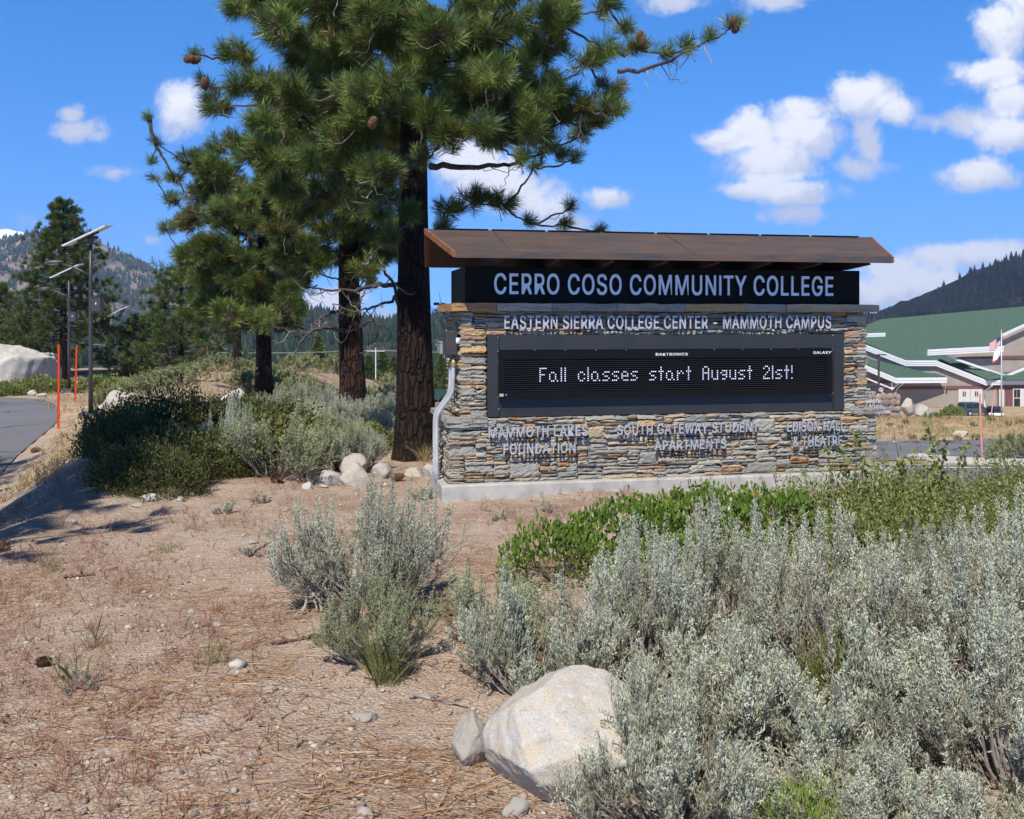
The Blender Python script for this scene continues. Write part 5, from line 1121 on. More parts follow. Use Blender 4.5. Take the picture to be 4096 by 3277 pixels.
stick('stick with a pale end in the middle of the bare ground', [(775, 2525), (810, 2512), (860, 2495)], .008, 'deadwood', 0, seed=8)
stick('brown stub lying at lower left', [(355, 2855), (385, 2845)], .010, 'brownwood', 0, seed=9)
stick('half buried roots below the yellowish sagebrush', [(1090, 2585), (1160, 2570), (1230, 2560), (1290, 2555)], .013, 'brownwood', 3, seed=10)
rg1 = np.random.default_rng(8); m = MB(); p0 = np.array(on_ground(1290, 2420))
for i in range(26):
    e = p0+np.array([rg1.uniform(-.24, .10), rg1.uniform(-.25, .2), rg1.uniform(.03, .30)]); st = p0+np.array([.05+rg1.normal(0, .05), rg1.normal(0, .08), .01])
    m.tube(curve(st, e, sag=-.15, n=8, wig=.04), np.linspace(rg1.uniform(.006, .011), .002, 8), 6)
    m.tube(curve((st+e)/2, e+rg1.normal(0, .07, 3), n=6, wig=.05), np.linspace(.004, .0015, 6), 5)
tag(m.build('dead_branches', MAT['deadwood'], None, True), 'bundle of bleached dead branches at the left foot of the centre sagebrush', 'dead branch')
for i, (px, py, h) in enumerate([(2370, 1935, .22), (2640, 1925, .30), (2700, 1925, .26), (2810, 1925, .34), (2905, 1930, .28), (3000, 1930, .45), (3075, 1925, .25), (3190, 1920, .50), (3260, 1925, .22)]):
    X, Y = X_(px, 8.75), 8.75+.07*i; z = g1(X, Y); m = MB(); b = np.array([X, Y, z]); t_ = b+(rg1.normal(0, .06), rg1.normal(0, .05), h)
    P = curve(b, t_, n=8, wig=.03); m.tube(P, np.linspace(.004, .0018, 8), 5)
    for _ in range(4): j = rg1.integers(2, 7); m.tube(curve(P[j], P[j]+np.array([rg1.normal(0, .1), rg1.normal(0, .06), rg1.uniform(.02, .16)]), sag=.15, n=6, wig=.04), np.linspace(.0025, .001, 6), 4)
    tag(m.build('dry_stalk', MAT['straw'] if False else MAT['deadwood']), 'bleached dry weed stalk standing in front of the sign plinth', 'weed', 'dry weed stalks before the plinth')
def tuft(label, px, py, n, h, mat, seed, group=None):
    rg = np.random.default_rng(seed); p = on_ground(px, py); m = MB()
    for i in range(n):
        b = np.array([rg.normal(0, .035), rg.normal(0, .03), 0]); l = h*rg.uniform(.5, 1.1); d = np.array([rg.normal(0, .35), rg.normal(0, .35), 1]); e = b+unit(d)*l; e[:2] += d[:2]*l*.3
        c = (b+e)/2+(0, 0, l*.12); s = unit(np.cross(e-b, rg.normal(0, 1, 3)))*.0011
        V = [b-s, b+s, c+s, e, c-s]; m.add(V, [[0, 1, 2, 3, 4]], 0, np.clip(rg.normal(.5, .3), 0, 1))
    o = m.build('grass_tuft', MAT[mat]); o.location = p; return tag(o, label, 'grass', group)
tuft('tall tuft of green and straw grass below the yellowish sagebrush', 1545, 2735, 190, .30, 'grass', 1)
tuft('thin grass tuft with green stems on the left ground', 215, 2290, 40, .16, 'grass', 2); tuft('thin grass tuft right of the red weeds at left', 365, 2590, 36, .17, 'grass', 3); tuft('sparse grass tuft in the middle of the ground', 860, 2660, 36, .14, 'grass', 4)
tuft('straw grass tuft between pine trunk and sign', 1700, 1850, 110, .26, 'straw', 5); tuft('green weed tuft near the top of the bare ground', 655, 2215, 50, .10, 'grass', 6); tuft('dry straw grass right of the centre sagebrush', 2100, 2230, 60, .40, 'straw', 7)
tuft('grass tuft at the bottom left of the litter', 305, 2740, 46, .20, 'grass', 8)
# small grey weeds scattered on the bare ground
FORB = sage_mesh(140, .28, .12, 16, 4, 8, leaf=(.012, .02), lw=.005, spike=0)
for i, (px, py) in enumerate([(1000, 2225), (1045, 2015), (905, 2055), (1240, 1935), (320, 2760), (700, 1990), (1400, 2520), (1700, 2000), (2000, 2080), (2180, 2050)]):
    p = on_ground(px, py); o = put(FORB, p.x, p.y, .7+.1*(i % 4), i*1.1, 'tiny grey green weed on the bare ground', 'weed', 'tiny grey weeds on the ground')

# ground cover nobody could count
def scatter(n, seed, xr=(-6.5, 4.5), yr=(2.6, 13.5)):
    rg = np.random.default_rng(seed); Y = yr[0]+(yr[1]-yr[0])*rg.random(n)**1.7; X = rg.uniform(-.60, .55, n)*Y; return rg, X, Y
rg, X, Y = scatter(60000, 91)
nz = np.array([mnoise.noise((x*1.1, y*1.1, 0))+.6*mnoise.noise((x*3.3, y*3.3, 5)) for x, y in zip(X, Y)])
keep = rg.random(len(X)) < np.clip(.30+nz*.95, .05, 1); X, Y = X[keep], Y[keep]; n = len(X)
a = rg.normal(.25, .75, n)+rg.integers(0, 2, n)*math.pi
P = np.stack([X, Y, gz(X, Y)+rg.uniform(.004, .016, n)], -1); D = np.stack([np.cos(a), np.sin(a), rg.normal(0, .06, n)], -1)
m = MB().leaves(P, D, rg.uniform(.07, .17, n), .0034, np.clip(rg.normal(.5, .28, n), 0, 1), ((0, 1), (.5, 1), (1, .5)), fold=0, up=np.tile([[0, 0, 1.]], (n, 1)))
tag(m.build('fallen_needles', MAT['litter']), 'brown pine needles strewn over the soil', 'pine litter', kind='stuff')
rg, X, Y = scatter(2600, 95); n = len(X); a = rg.uniform(0, 6.28, n)
tag(MB().leaves(np.stack([X, Y, gz(X, Y)+.008], -1), np.stack([np.cos(a), np.sin(a), rg.normal(0, .15, n)], -1), rg.uniform(.012, .034, n), rg.uniform(.006, .012, n), rg.random(n), ((0, .5), (.3, 1), (.8, .9), (1, .3)), fold=.5, up=np.tile([[0, 0, 1.]], (n, 1))).build('bark_chips', leaf_mat('rusty_catkins_and_chips', [(0, (.08, .045, .03)), (.35, (.16, .09, .06)), (.6, (.34, .12, .05)), (.8, (.25, .19, .15)), (1, (.45, .38, .31))], .9, 0, .1)), 'bark chips and rusty catkins over the soil', 'litter', kind='stuff')
rg, X, Y = scatter(4400, 92); m = MB(); oc = bmesh.new(); bmesh.ops.create_icosphere(oc, subdivisions=1, radius=1); ov = np.array([v.co[:] for v in oc.verts]); of = np.array([[v.index for v in f.verts] for f in oc.faces]); oc.free()
N = len(X); sz = .0055+.011*rg.random(N)**3+.02*(rg.random(N) < .012)
V = ov[None]*(1+rg.normal(0, .16, (N, len(ov), 1)))*sz[:, None, None]*rg.uniform(.7, 1.4, (N, 1, 3))*np.array([1, 1, .65])+np.stack([X, Y, gz(X, Y)+sz*.25], -1)[:, None]
m.add(V.reshape(-1, 3), (of[None]+np.arange(N)[:, None, None]*len(ov)).reshape(-1, 3))
def gravel_mat():
    mm, nt, b = new_mat('gravel_stones'); r_ = nt.new('ShaderNodeNewGeometry').outputs['Random Per Island']
    nt.put(b.inputs['Base Color'], nt.ramp(r_, [(0, (.16, .14, .125)), (.35, (.33, .28, .23)), (.6, (.42, .36, .29)), (.85, (.46, .42, .37)), (1, (.30, .20, .14))])); b.inputs['Roughness'].default_value = .9; return mm
tag(m.build('gravel', gravel_mat(), None, True), 'small pebbles scattered over the soil', 'gravel', kind='stuff')
def weeds(name, label, n, seed, mat, h, stems, dens, yr=(2.6, 13.5), width=.0026):
    rg, X, Y = scatter(n, seed, yr=yr); q = np.array([mnoise.noise((x*.7+4, y*.7, 9))+.5*mnoise.noise((x*2.4, y*2.4, 7)) for x, y in zip(X, Y)])
    k = rg.random(n) < np.clip(dens(X, Y)+q*.9, 0, 1); X, Y = X[k], Y[k]; n = len(X)
    B = np.repeat(np.stack([X, Y, gz(X, Y)], -1), stems, 0); D = np.stack([rg.normal(0, .55, n*stems), rg.normal(0, .55, n*stems), np.ones(n*stems)], -1); L = h*rg.uniform(.45, 1.15, n*stems)
    m = MB(); T = np.clip(rg.normal(.5, .25, n*stems), 0, 1); m.leaves(B, D, L, width, T, ((0, 1), (1, .5)), fold=0)
    Du = unit(D)
    for f in (.45, .7, .9):
        m.leaves(B+Du*(L*f)[:, None], Du*.8+rg.normal(0, .6, D.shape), L*.4, width*.9, np.clip(T+.15, 0, 1), ((0, 1), (1, .6)), fold=0)
    return tag(m.build(name, MAT[mat]), label, 'weeds', kind='stuff')
weeds('red_weeds', 'thin dried reddish weeds over the sandy soil', 8200, 93, 'redweed', .085, 4, lambda X, Y: .06+.55*sst(-.4, -1.6, X/Y*4)*sst(3.2, 4.5, Y)+.65*((Y > 7.8) & (X > -.3)))
def bank_grass():
    rg = np.random.default_rng(96); n = 5200; px = rg.uniform(3480, 4130, n); Y = rg.uniform(41.2, 50.5, n); X = (px-2048)/F*Y
    q = np.array([mnoise.noise((x*.35, y*.35, 2))+.5*mnoise.noise((x*1.3, y*1.3, 4)) for x, y in zip(X, Y)])
    k = rg.random(n) < np.clip(.25+q*1.1+.5*sst(46, 49, Y), 0, 1); X, Y = X[k], Y[k]; n = len(X); s = 4
    B = np.repeat(np.stack([X, Y, gz(X, Y)], -1), s, 0)+rg.normal(0, .05, (n*s, 3))*(1, 1, 0); D = np.stack([rg.normal(0, .5, n*s), rg.normal(0, .5, n*s), np.ones(n*s)], -1)
    m = MB().leaves(B, D, rg.uniform(.10, .26, n*s), .016, np.clip(rg.normal(.5, .25, n*s), 0, 1), ((0, 1), (.5, .9), (1, .2)), fold=0)
    tag(m.build('bank_grass', MAT['straw']), 'golden dry grass on the far dirt bank', 'grass', kind='stuff')
bank_grass()
weeds('dry_grass', 'dry grass along the road edge and the far bank', 9000, 94, 'straw', .22, 4, lambda X, Y: .05+.8*((Y > 15) & (X < -6))-3.0*(X < -6.6-(Y-12)*.365-2.0*sst(30, 38, Y)), yr=(14, 46), width=.012)

# ---------------------------------------------------------------- street lamps and snow markers
def lamp(label, px, py, Y, side=-1, group='solar street lamps along the campus road'):
    x = X_(px, Y); zb = EYE+(HZ-py)/F*Y
    root = thing('street_lamp', label, 'street lamp', (x, Y, zb), 0, group)
    m = MB(); m.box((0, 0, -.12), (.62, .62, .52), bev=.02); m.build('footing', MAT['concrete'], root)
    m = MB(); m.box((0, 0, .23), (.54, .54, .17), bev=.012); m.build('base_cover', MAT['pole'], root)
    MB().tube([(0, 0, .2), (0, 0, 2.0), (0, 0, 4.2), (0, 0, 5.35)], [.070, .060, .053, .050], 14).build('pole', MAT['pole'], root, True)
    s = side
    P = np.array([(s*.04, 0, 4.42), (s*.28, 0, 4.56), (s*.55, 0, 4.68), (s*.85, 0, 4.77)]); MB().tube(P, [.045, .036, .030, .028], 10).build('arm', MAT['pole'], root, True)
    bm = bmesh.new(); bmesh.ops.create_uvsphere(bm, u_segments=20, v_segments=12, radius=1)
    for v in bm.verts:
        t = v.co.x; w_ = .12*(1-.45*max(0, t))*(1 if t < 0 else 1); v.co = Vector((t*.30, v.co.y*w_, max(v.co.z, -.28)*(.085 if v.co.z > 0 else .09)*(1.15-.35*t)))
    h = MB().bm(bm).build('lamp_head', MAT['pole'], root, True); h.location = (s*1.10, 0, 4.80); h.rotation_euler = (0, .12*s if s < 0 else .12, math.pi if s > 0 else 0)
    if s > 0: h.rotation_euler = (0, -.12, math.pi)
    l_ = MB().lathe([(0, -.035), (.075, -.03), (.09, 0)], n=14).build('lens', MAT['glass'], h, True); l_.location = (-.04, 0, -.022); l_.scale = (1.7, 1, 1)
    T = Matrix.Translation((-.10, 0, 5.62))@Matrix.Rotation(rad(-25), 4, 'Y')@Matrix.Rotation(rad(7), 4, 'X')
    m = MB()
    for (c, d) in (((0, .33, 0), (1.40, .03, .045)), ((0, -.33, 0), (1.40, .03, .045)), ((-.685, 0, 0), (.03, .63, .045)), ((.685, 0, 0), (.03, .63, .045)), ((0, 0, -.012), (1.34, .63, .012))): m.box(c, d, M=T)
    pn = m.build('solar_panel', MAT['panel_white'], root)
    MB().box((0, 0, .004), (1.31, .60, .012), M=T).build('solar_cells', MAT['solar'], pn)
    m = MB(); m.box((0, 0, -.05), (.7, .06, .05), M=T); m.box((0, 0, 5.46), (.16, .16, .20), bev=.02); m.box((.1, 0, 5.56), (.22, .12, .1), rz=0); m.build('bracket', MAT['pole'], root)
    m = MB(); m.box((.22, -.04, 3.55), (.29, .26, .43), bev=.015); m.box((.22, -.04, 3.775), (.30, .28, .02)); bx = m.build('battery_box', MAT['pole'], root)
    m = MB(); m.tube([(.15, -.17, 3.72), (.15, -.19, 3.80), (.25, -.19, 3.80), (.25, -.17, 3.72)], .010, 6); m.build('handle', MAT['pole'], bx)
    MB().box((.22, -.172, 3.58), (.03, .004, .07)).build('label_plate', MAT['panel_white'], bx)
    for z in (3.38, 3.74): MB().lathe([(.058, 0), (.068, 0), (.068, .03), (.058, .03)], (0, 0, z), 14).build('clamp_band', MAT['pole'], root)
    return root
lamp('nearest solar street lamp with its base beside the gravel slope', 363, 1692, 30.0)
lamp('second solar street lamp standing behind and left of the nearest one', 276, 1583, 45.0)
lamp('far solar street lamp with its arm pointing right', 487, 1540, 75.0, 1)
def marker(label, bx, by, tx, ty, Y, mat, group=None):
    z = EYE+(HZ-by)/F*Y; h = (by-ty)/F*Y; lean = (tx-bx)/F*Y; w_ = .072
    prof = [(-.5, 0), (-.36, -.22), (-.14, .2), (.14, .2), (.36, -.22), (.5, 0), (.4, .12), (.2, .42), (-.2, .42), (-.4, .12)]
    m = MB(); B = np.array([(x*w_, y*w_, -.4) for x, y in prof]); m.prism(B, (lean, 0, h+.4))
    o = m.build('snow_marker', MAT[mat]); o.location = (X_(bx, Y), Y, z); return tag(o, label, 'snow marker', group)
marker('tallest orange snow marker at the edge of the left road', 234, 1722, 234, 1379, 28.0, 'orange')
marker('orange snow marker between the two nearer lamp posts', 300, 1611, 306, 1382, 37.5, 'orange')
marker('tiny orange snow marker beside the far lamp post', 493, 1500, 493, 1438, 72, 'orange')
marker('faded pink snow marker standing at the corner of the boulevard', 3931, 1836, 3919, 1575, 35.6, 'pink')
marker('thin faded snow marker in front of the parked cars', 3962, 1646, 3981, 1558, 58, 'pink')
for i, (px, Y, s) in enumerate([(4010, 35.5, .8), (4060, 36.5, 1.0), (4120, 35.2, 1.1)]):
    put(MSG, X_(px, Y), Y, s, i*2.1, 'grey green shrub on the corner beside the faded marker', 'shrub', 'shrubs on the street corner')

# ---------------------------------------------------------------- far bank with the school wall, boulders and shrub
def bank(px, py, Y): return X_(px, Y), Y, EYE+(HZ-py)/F*Y
lay = MB(); x0, Yw, zb = bank(3395, 1655, 50); x1 = X_(3599, 50); zt = EYE+(HZ-1577)/F*50
wl = thing('school_sign_wall', 'cobblestone wall with silver school lettering on the far bank', 'sign wall', (x0, Yw, zb-.2))
MB().box(((x1-x0)/2, .18, (zt-zb+.2)/2), (x1-x0-.08, .30, zt-zb+.18)).build('mortar_core', MAT['mortar'], wl)
rgw = np.random.default_rng(5); m = MB(); tt = 0
for r_ in range(4):
    x = -.03*(r_ % 2); hh = (zt-zb+.2)/4
    while x < x1-x0-.05:
        wd = rgw.uniform(.16, .38); bm = bmesh.new(); bmesh.ops.create_icosphere(bm, subdivisions=2, radius=1)
        for v in bm.verts: v.co = v.co*(1+.28*mnoise.noise(v.co*1.5+Vector((x*7, r_, 0))))
        c = (min(x+wd/2, x1-x0-.06), .02+rgw.uniform(0, .02), (r_+.5)*hh+rgw.normal(0, .035)); sq = rgw.uniform(.52, .74)
        m.bm(bm, c, 0, Matrix.Translation(c)@Matrix.Rotation(rgw.normal(0, .25), 4, 'Y')@Matrix.Diagonal((wd*.62, .05, hh*sq, 1))@Matrix.Translation(tuple(-q for q in c)))
        x += wd
for r_ in range(4): 
    bm = bmesh.new(); bmesh.ops.create_icosphere(bm, subdivisions=2, radius=1); c = (x1-x0, .18, (r_+.5)*hh); m.bm(bm, c, 0, Matrix.Translation(c)@Matrix.Diagonal((.08, .17, hh*.5, 1))@Matrix.Translation(tuple(-q for q in c)))
def cobble_mat():
    mm, nt, b = new_mat('cobble_stones'); r_ = nt.new('ShaderNodeNewGeometry').outputs['Random Per Island']
    nt.put(b.inputs['Base Color'], nt.ramp(r_, [(0, (.15, .145, .15)), (.45, (.24, .22, .215)), (.7, (.33, .24, .19)), (.9, (.20, .15, .13)), (1, (.40, .30, .2))])); b.inputs['Roughness'].default_value = .85; return mm
MATC = cobble_mat(); m.build('cobblestones', MATC, wl, True)
def far_text(t, p0, p1, yb, yt, parent, y=-.14, Y=50, mats=None):
    k = 1/F*Y
    return lettering(t, 'lettering', X_(p0, Y)-x0, X_(p1, Y)-x0, EYE+(HZ-yb)*k-zb+.2, EYE+(HZ-yt)*k-zb+.2, y, .03, mats or [MAT['alu'], MAT['alu_back']], parent)
far_text('MAMMOTH', 3436, 3516, 1612, 1596, wl); far_text('MIDDLE SCHOOL', 3410, 3533, 1634, 1618, wl); far_text('BOULEVARD', 3483, 3556, 1650, 1640, wl)
bd = thing('award_sign', 'dark award sign with a round emblem mounted above the cobblestone wall', 'sign', (x0, Yw+.12, zb-.2))
k = 50/F; zz = lambda py: EYE+(HZ-py)*k-zb+.2
MB().box(((X_(3395, 50)+X_(3545, 50))/2-x0, 0, (zz(1549)+zz(1578))/2), (X_(3545, 50)-X_(3395, 50), .06, zz(1549)-zz(1578)), bev=.01).build('board', MAT['dark_box'], bd)
far_text('CALIFORNIA', 3420, 3484, 1562, 1554, bd, -.031, mats=[MAT['panel_white']]); far_text('DISTINGUISHED SCHOOL', 3384, 3506, 1574, 1566, bd, -.031, mats=[MAT['panel_white']])
for x in (3415, 3500): MB().box((X_(x, 50)-x0, .0, (zz(1578)+.0)/2), (.06, .05, zz(1578))).build('post', MAT['dark_box'], bd)
Mx = Matrix.Translation((X_(3527, 50)-x0, -.04, zz(1561)))@Matrix.Rotation(math.pi/2, 4, 'X')
em = MB().lathe([(0, .012), (.115, .012), (.125, 0)], n=24, M=Mx).build('emblem', MAT['panel_white'], bd)
MB().lathe([(.098, .016), (.112, .016), (.112, .0)], n=24, M=Mx).build('emblem_ring', MAT['solar'], em)
m = MB()
for q, mm in ((-.05, 0), (.0, 0), (.05, 0)): m.tube([Mx@Vector((-.085+abs(q)*.4, q-.02, .016)), Mx@Vector((0, q+.012, .018)), Mx@Vector((.085-abs(q)*.4, q+.028, .016))], .010, 6, mi=mm)
m.build('emblem_stripes', MAT['orange'], em)
X, Y, Z = bank(3632, 1658, 49); rock('tan rounded boulder beside the cobblestone school wall', X, Y, (.80, .7, .95), 71, 'granite_tan', .1, .2, z=Z, name='boulder', cat='boulder')
X, Y, Z = bank(3693, 1662, 50.5); rock('grey boulder right of the tan boulder by the school wall', X, Y, (.95, .8, .85), 72, 'granite', .25, .2, z=Z, name='boulder', cat='boulder')
X, Y, Z = bank(3845, 1752, 42.5); rock('pale flat rock set in the far dirt bank', X, Y, (.75, .6, .55), 73, 'granite_tan', .3, .2, z=Z)
X, Y, Z = bank(3580, 1782, 40.5); rock('small grey rock at the foot of the far bank', X, Y, (.3, .3, .25), 74, 'granite', .25, .2, z=Z)
X, Y, Z = bank(3808, 1662, 49); put(FSH, X, Y, .36, .5, 'rounded dark green shrub on the far bank', 'shrub', z=Z, sz=.62)
for i, (px, py, Y, s) in enumerate([(3715, 1655, 49.5, .45), (3745, 1650, 50, .5), (3620, 1668, 47, .3), (3700, 1700, 46, .3), (3780, 1720, 44, .28), (3560, 1690, 46, .25), (3890, 1690, 46, .28), (3650, 1765, 41.5, .3), (3740, 1772, 41, .3), (3900, 1765, 41.2, .35), (3960, 1660, 48, .35), (4040, 1700, 46, .35), (4080, 1680, 47, .3), (3600, 1700, 45, .25), (3830, 1770, 41, .3), (3700, 1770, 41, .28)]):
    X, Y, Z = bank(px, py, Y); put(MSG, X, Y, s, i*1.7, 'sparse grey green weed clump on the far dirt bank', 'shrub', 'weed clumps on the far bank', z=g1(X, Y))

# ---------------------------------------------------------------- the school beyond
def sp(x, y, Y): return np.array(at(3400+x*.3228, 1150+y*.3228, Y))
def roofY(y): return 150+(1150-y)/850*24
MAT.update(shingle=plain('green_roof_shingles', (.058, .108, .074), .9, var=.12, scale=2.2, bump=.3, bscale=3), fascia=plain('white_fascia', (.70, .71, .70), .6, var=.04), block=plain('tan_block_wall', (.33, .285, .235), .9, var=.08, scale=.8), maroon=plain('maroon_block_band', (.17, .075, .065), .9, var=.15),
           glazing=plain('dark_window_glass', (.02, .025, .028), .1), door_white=plain('white_door_paint', (.62, .60, .55), .6, var=.04))
school = thing('school_building', 'tan school with broad green shingle roof and white fascias', 'building')
def quad(pts, name, mat, parent, thick=(0, .4, 0)): return MB().prism(pts, thick).build(name, MAT[mat], parent)
main = [(395, 393), (1190, 330), (2500, 205), (2600, 640), (1930, 725), (960, 772), (1240, 905), (1690, 1148), (1060, 903), (690, 903), (-140, 560), (60, 520)]
r1_ = MB(); 
def roofpoly(pts, name, parent, mat='shingle', off=0.0, thick=.35):
    return MB().prism([sp(x, y, roofY(y)+off) for x, y in pts], (0, .5, -thick*.3)).build(name, MAT[mat], parent)
mr = roofpoly([(395, 393), (2500, 205), (2600, 900), (1930, 1140), (1690, 1148), (1060, 903), (690, 903), (-140, 540), (60, 520)], 'roof', school)
def fasc(a, b, h, Y, parent, name='fascia', lines=3):
    """stepped white fascia board hanging below the line a-b (school photo coordinates)"""
    m = MB(); A, B = sp(*a, Y), sp(*b, Y); H = h*.3228/F*Y
    for i in range(lines):
        z0, z1 = H*i/lines, H*(i+1)/lines-.004; d = np.array([0, -.20+.05*i, 0])
        m.prism([A+d-(0, 0, z1), B+d-(0, 0, z1), B+d-(0, 0, z0), A+d-(0, 0, z0)], (0, .4, 0))
    return m.build(name, MAT['fascia'], parent)
for a, b, h in (((-60, 610), (690, 905), 70), ((690, 905), (1060, 905), 70), ((1060, 905), (1690, 1150), 68), ((1690, 1150), (2200, 1142), 62)): fasc(a, b, h, 149.4, mr)
fasc((120, 572), (435, 562), 70, 165, mr)
# raised gymnasium gable behind the entrance
gy = quad([sp(x, y, 152.5) for x, y in ((1120, 800), (1895, 760), (1895, 612), (2400, 380), (2400, 1100), (1700, 1100))], 'gable_wall', 'block', school)
quad([sp(x, y, 152.3) for x, y in ((1300, 862), (2400, 838), (2400, 882), (1400, 886))], 'wall_band', 'maroon', gy, (0, .1, 0))
fasc((960, 772), (1900, 724), 72, 151.0, school, lines=3); fasc((1885, 580), (2400, 345), 34, 151.5, gy, lines=2)
m = MB()
for a, b in (((1200, 838), (1940, 1085)), ((1940, 1085), (2400, 900))): 
    A, B = sp(*a, 151.6), sp(*b, 151.6); m.prism([A, B, B-(0, 0, .36), A-(0, 0, .36)], (0, .3, 0))
m.build('valley_flashing', MAT['fascia'], gy)
roofpoly([(1200, 846), (1950, 1112), (1720, 1146), (1110, 880)], 'porch_roof', school, off=-1.6); roofpoly([(1960, 1112), (2400, 925), (2400, 1145), (1900, 1146)], 'porch_roof', school, off=-1.6)
# lower wing in front
lr = MB().prism([sp(x, y, Yq) for x, y, Yq in ((230, 872, 149.2), (690, 1062, 149.2), (1060, 1062, 149.2), (1190, 1108, 147), (575, 1122, 145), (-120, 800, 145), (0, 780, 149))], (0, .3, -.1)).build('wing_roof', MAT['shingle'], school)
fasc((-120, 830), (575, 1125), 66, 144.6, lr); fasc((575, 1122), (1195, 1116), 66, 144.6, lr, lines=2)
quad([sp(x, y, 149.9) for x, y in ((-120, 700), (690, 970), (1060, 970), (1690, 1190), (2400, 1180), (2400, 1500), (-120, 1500))], 'wall', 'block', school, (0, .3, 0))
w2 = quad([sp(x, y, 149.0) for x, y in ((-120, 1190), (1185, 1180), (1185, 1500), (-120, 1500))], 'wing_wall', 'block', school, (0, .3, 0))
quad([sp(x, y, 148.9) for x, y in ((-120, 1232), (1180, 1224), (1180, 1262), (-120, 1270))], 'wall_band', 'maroon', w2, (0, .08, 0)); quad([sp(x, y, 149.75) for x, y in ((1190, 1222), (2400, 1212), (2400, 1258), (1190, 1262))], 'wall_band', 'maroon', school, (0, .08, 0))
quad([sp(x, y, 149.7) for x, y in ((1935, 1262), (2025, 1262), (2025, 1500), (1935, 1500))], 'brick_pier', 'maroon', school, (0, .1, 0))
for x0_, x1_ in ((1345, 1490), (1495, 1640)):
    d = quad([sp(x, y, 149.65) for x, y in ((x0_, 1262), (x1_, 1262), (x1_, 1440), (x0_, 1440))], 'entrance_door', 'door_white', school, (0, .12, 0))
    for c in (.42, .58):
        xx = x0_+(x1_-x0_)*c; quad([sp(x, y, 149.58) for x, y in ((xx-6, 1290), (xx+6, 1290), (xx+6, 1350), (xx-6, 1350))], 'window_slot', 'glazing', d, (0, .05, 0))
        MB().tube([sp(xx, 1385, 149.55), sp(xx, 1415, 149.55)], .03, 6).build('handle', MAT['conduit'], d)
d = quad([sp(x, y, 149.65) for x, y in ((1835, 1250), (1925, 1250), (1925, 1480), (1835, 1480))], 'side_door', 'maroon', school, (0, .12, 0)); quad([sp(x, y, 149.55) for x, y in ((1848, 1266), (1912, 1266), (1912, 1478), (1848, 1478))], 'door_leaf', 'door_white', d, (0, .06, 0))
wi = quad([sp(x, y, 149.6) for x, y in ((2020, 1252), (2400, 1252), (2400, 1518), (2020, 1518))], 'window', 'door_white', school, (0, .12, 0))
for (a, b, c, d_) in ((2035, 1265, 2065, 1360), (2072, 1265, 2108, 1360), (2035, 1378, 2108, 1490), (2165, 1265, 2260, 1490)): quad([sp(x, y, 149.5) for x, y in ((a, b), (c, b), (c, d_), (a, d_))], 'pane', 'glazing', wi, (0, .06, 0))
for x, yt in ((672, 1150), (1768, 1180)): MB().tube([sp(x, yt, 144.8), sp(x-10, yt+40, 144.8), sp(x-95, yt+110, 148), sp(x-100, yt+150, 148.6), sp(x-100, 1500, 148.6)], .10, 8).build('downspout', MAT['fascia'], school)
m = MB()
for a, b in (((520, 1180), (520, 1270)), ((600, 1190), (525, 1260)), ((180, 1120), (520, 1258))): m.tube([sp(*a, 145.2), sp(*b, 145.2)], .13, 6)
m.build('porch_truss', MAT['fascia'], school)
MB().prism([sp(x, y, 149.8) for x, y in ((790, 985), (920, 985), (920, 1025), (790, 1025))], (0, .2, 0)).build('louvre_vent', MAT['block'], school)
m = MB(); m.bm(rock_mesh(3, 0, 2, 0), sp(1195, 1245, 149.4), 0); bl = m.build('alarm_bell', MAT['maroon'], school); bl.scale = (1, 1, 1)
for v in bl.data.vertices: v.co = Vector(sp(1195, 1245, 149.4))+(v.co-Vector(sp(1195, 1245, 149.4)))*.2
# pole light of the car park
px_, Y_ = 3515, 90; zl = EYE+(HZ-1421)/F*Y_; pl = thing('car_park_lamp', 'dark flat topped car park lamp behind the cobblestone wall', 'street lamp', (X_(px_, Y_), Y_, g1(X_(px_, Y_), Y_)))
hh = zl-pl.location.z; MB().tube([(0, 0, -.3), (0, 0, hh)], .10, 8).build('pole', MAT['pole'], pl); MB().box((-.35, 0, hh+.03), (.75, .35, .10), bev=.02).build('lamp_head', MAT['pole'], pl); MB().box((.38, 0, hh+.03), (.55, .35, .10), bev=.02).build('lamp_head', MAT['pole'], pl)
# flagpole with two drooping flags
Yf = 112; xf = X_(4006, Yf); zf = g1(xf, Yf); fp = thing('flagpole', 'silver flagpole with gold ball in front of the school', 'flagpole', (xf, Yf, zf)); ht = EYE+(HZ-1325)/F*Yf-zf
MB().tube([(0, 0, -.2), (0, 0, ht*.5), (0, 0, ht)], [.09, .08, .05], 10).build('pole', MAT['conduit'], fp, True); MB().lathe([(0, -.11), (.08, -.07), (.11, 0), (.08, .07), (0, .11)], (0, 0, ht+.1), 12).build('ball', plain('gold_leaf', (.6, .38, .06), .3, metal=.6), fp, True)
def flag_mat(us):
    mm, nt, b = new_mat('striped_flag' if us else 'white_flag_with_red_hem'); uvn = nt.new('ShaderNodeAttribute', attribute_name='flagpos').outputs['Vector']; s = nt.new('ShaderNodeSeparateXYZ'); nt.put(s.inputs[0], uvn)
    if us:
        st = nt.math('GREATER_THAN', nt.math('FRACT', nt.math('MULTIPLY', s.outputs[1], 6.5)), .5); col = nt.mix(st, (.50, .03, .05), (.75, .74, .72))
        can = nt.math('MULTIPLY', nt.math('LESS_THAN', s.outputs[0], .4), nt.math('GREATER_THAN', s.outputs[1], .46)); col = nt.mix(can, col, (.03, .045, .2))
    else: col = nt.mix(nt.math('LESS_THAN', s.outputs[1], .17), (.75, .73, .7), (.55, .03, .04))
    nt.put(b.inputs['Base Color'], col); b.inputs['Roughness'].default_value = .8; return mm
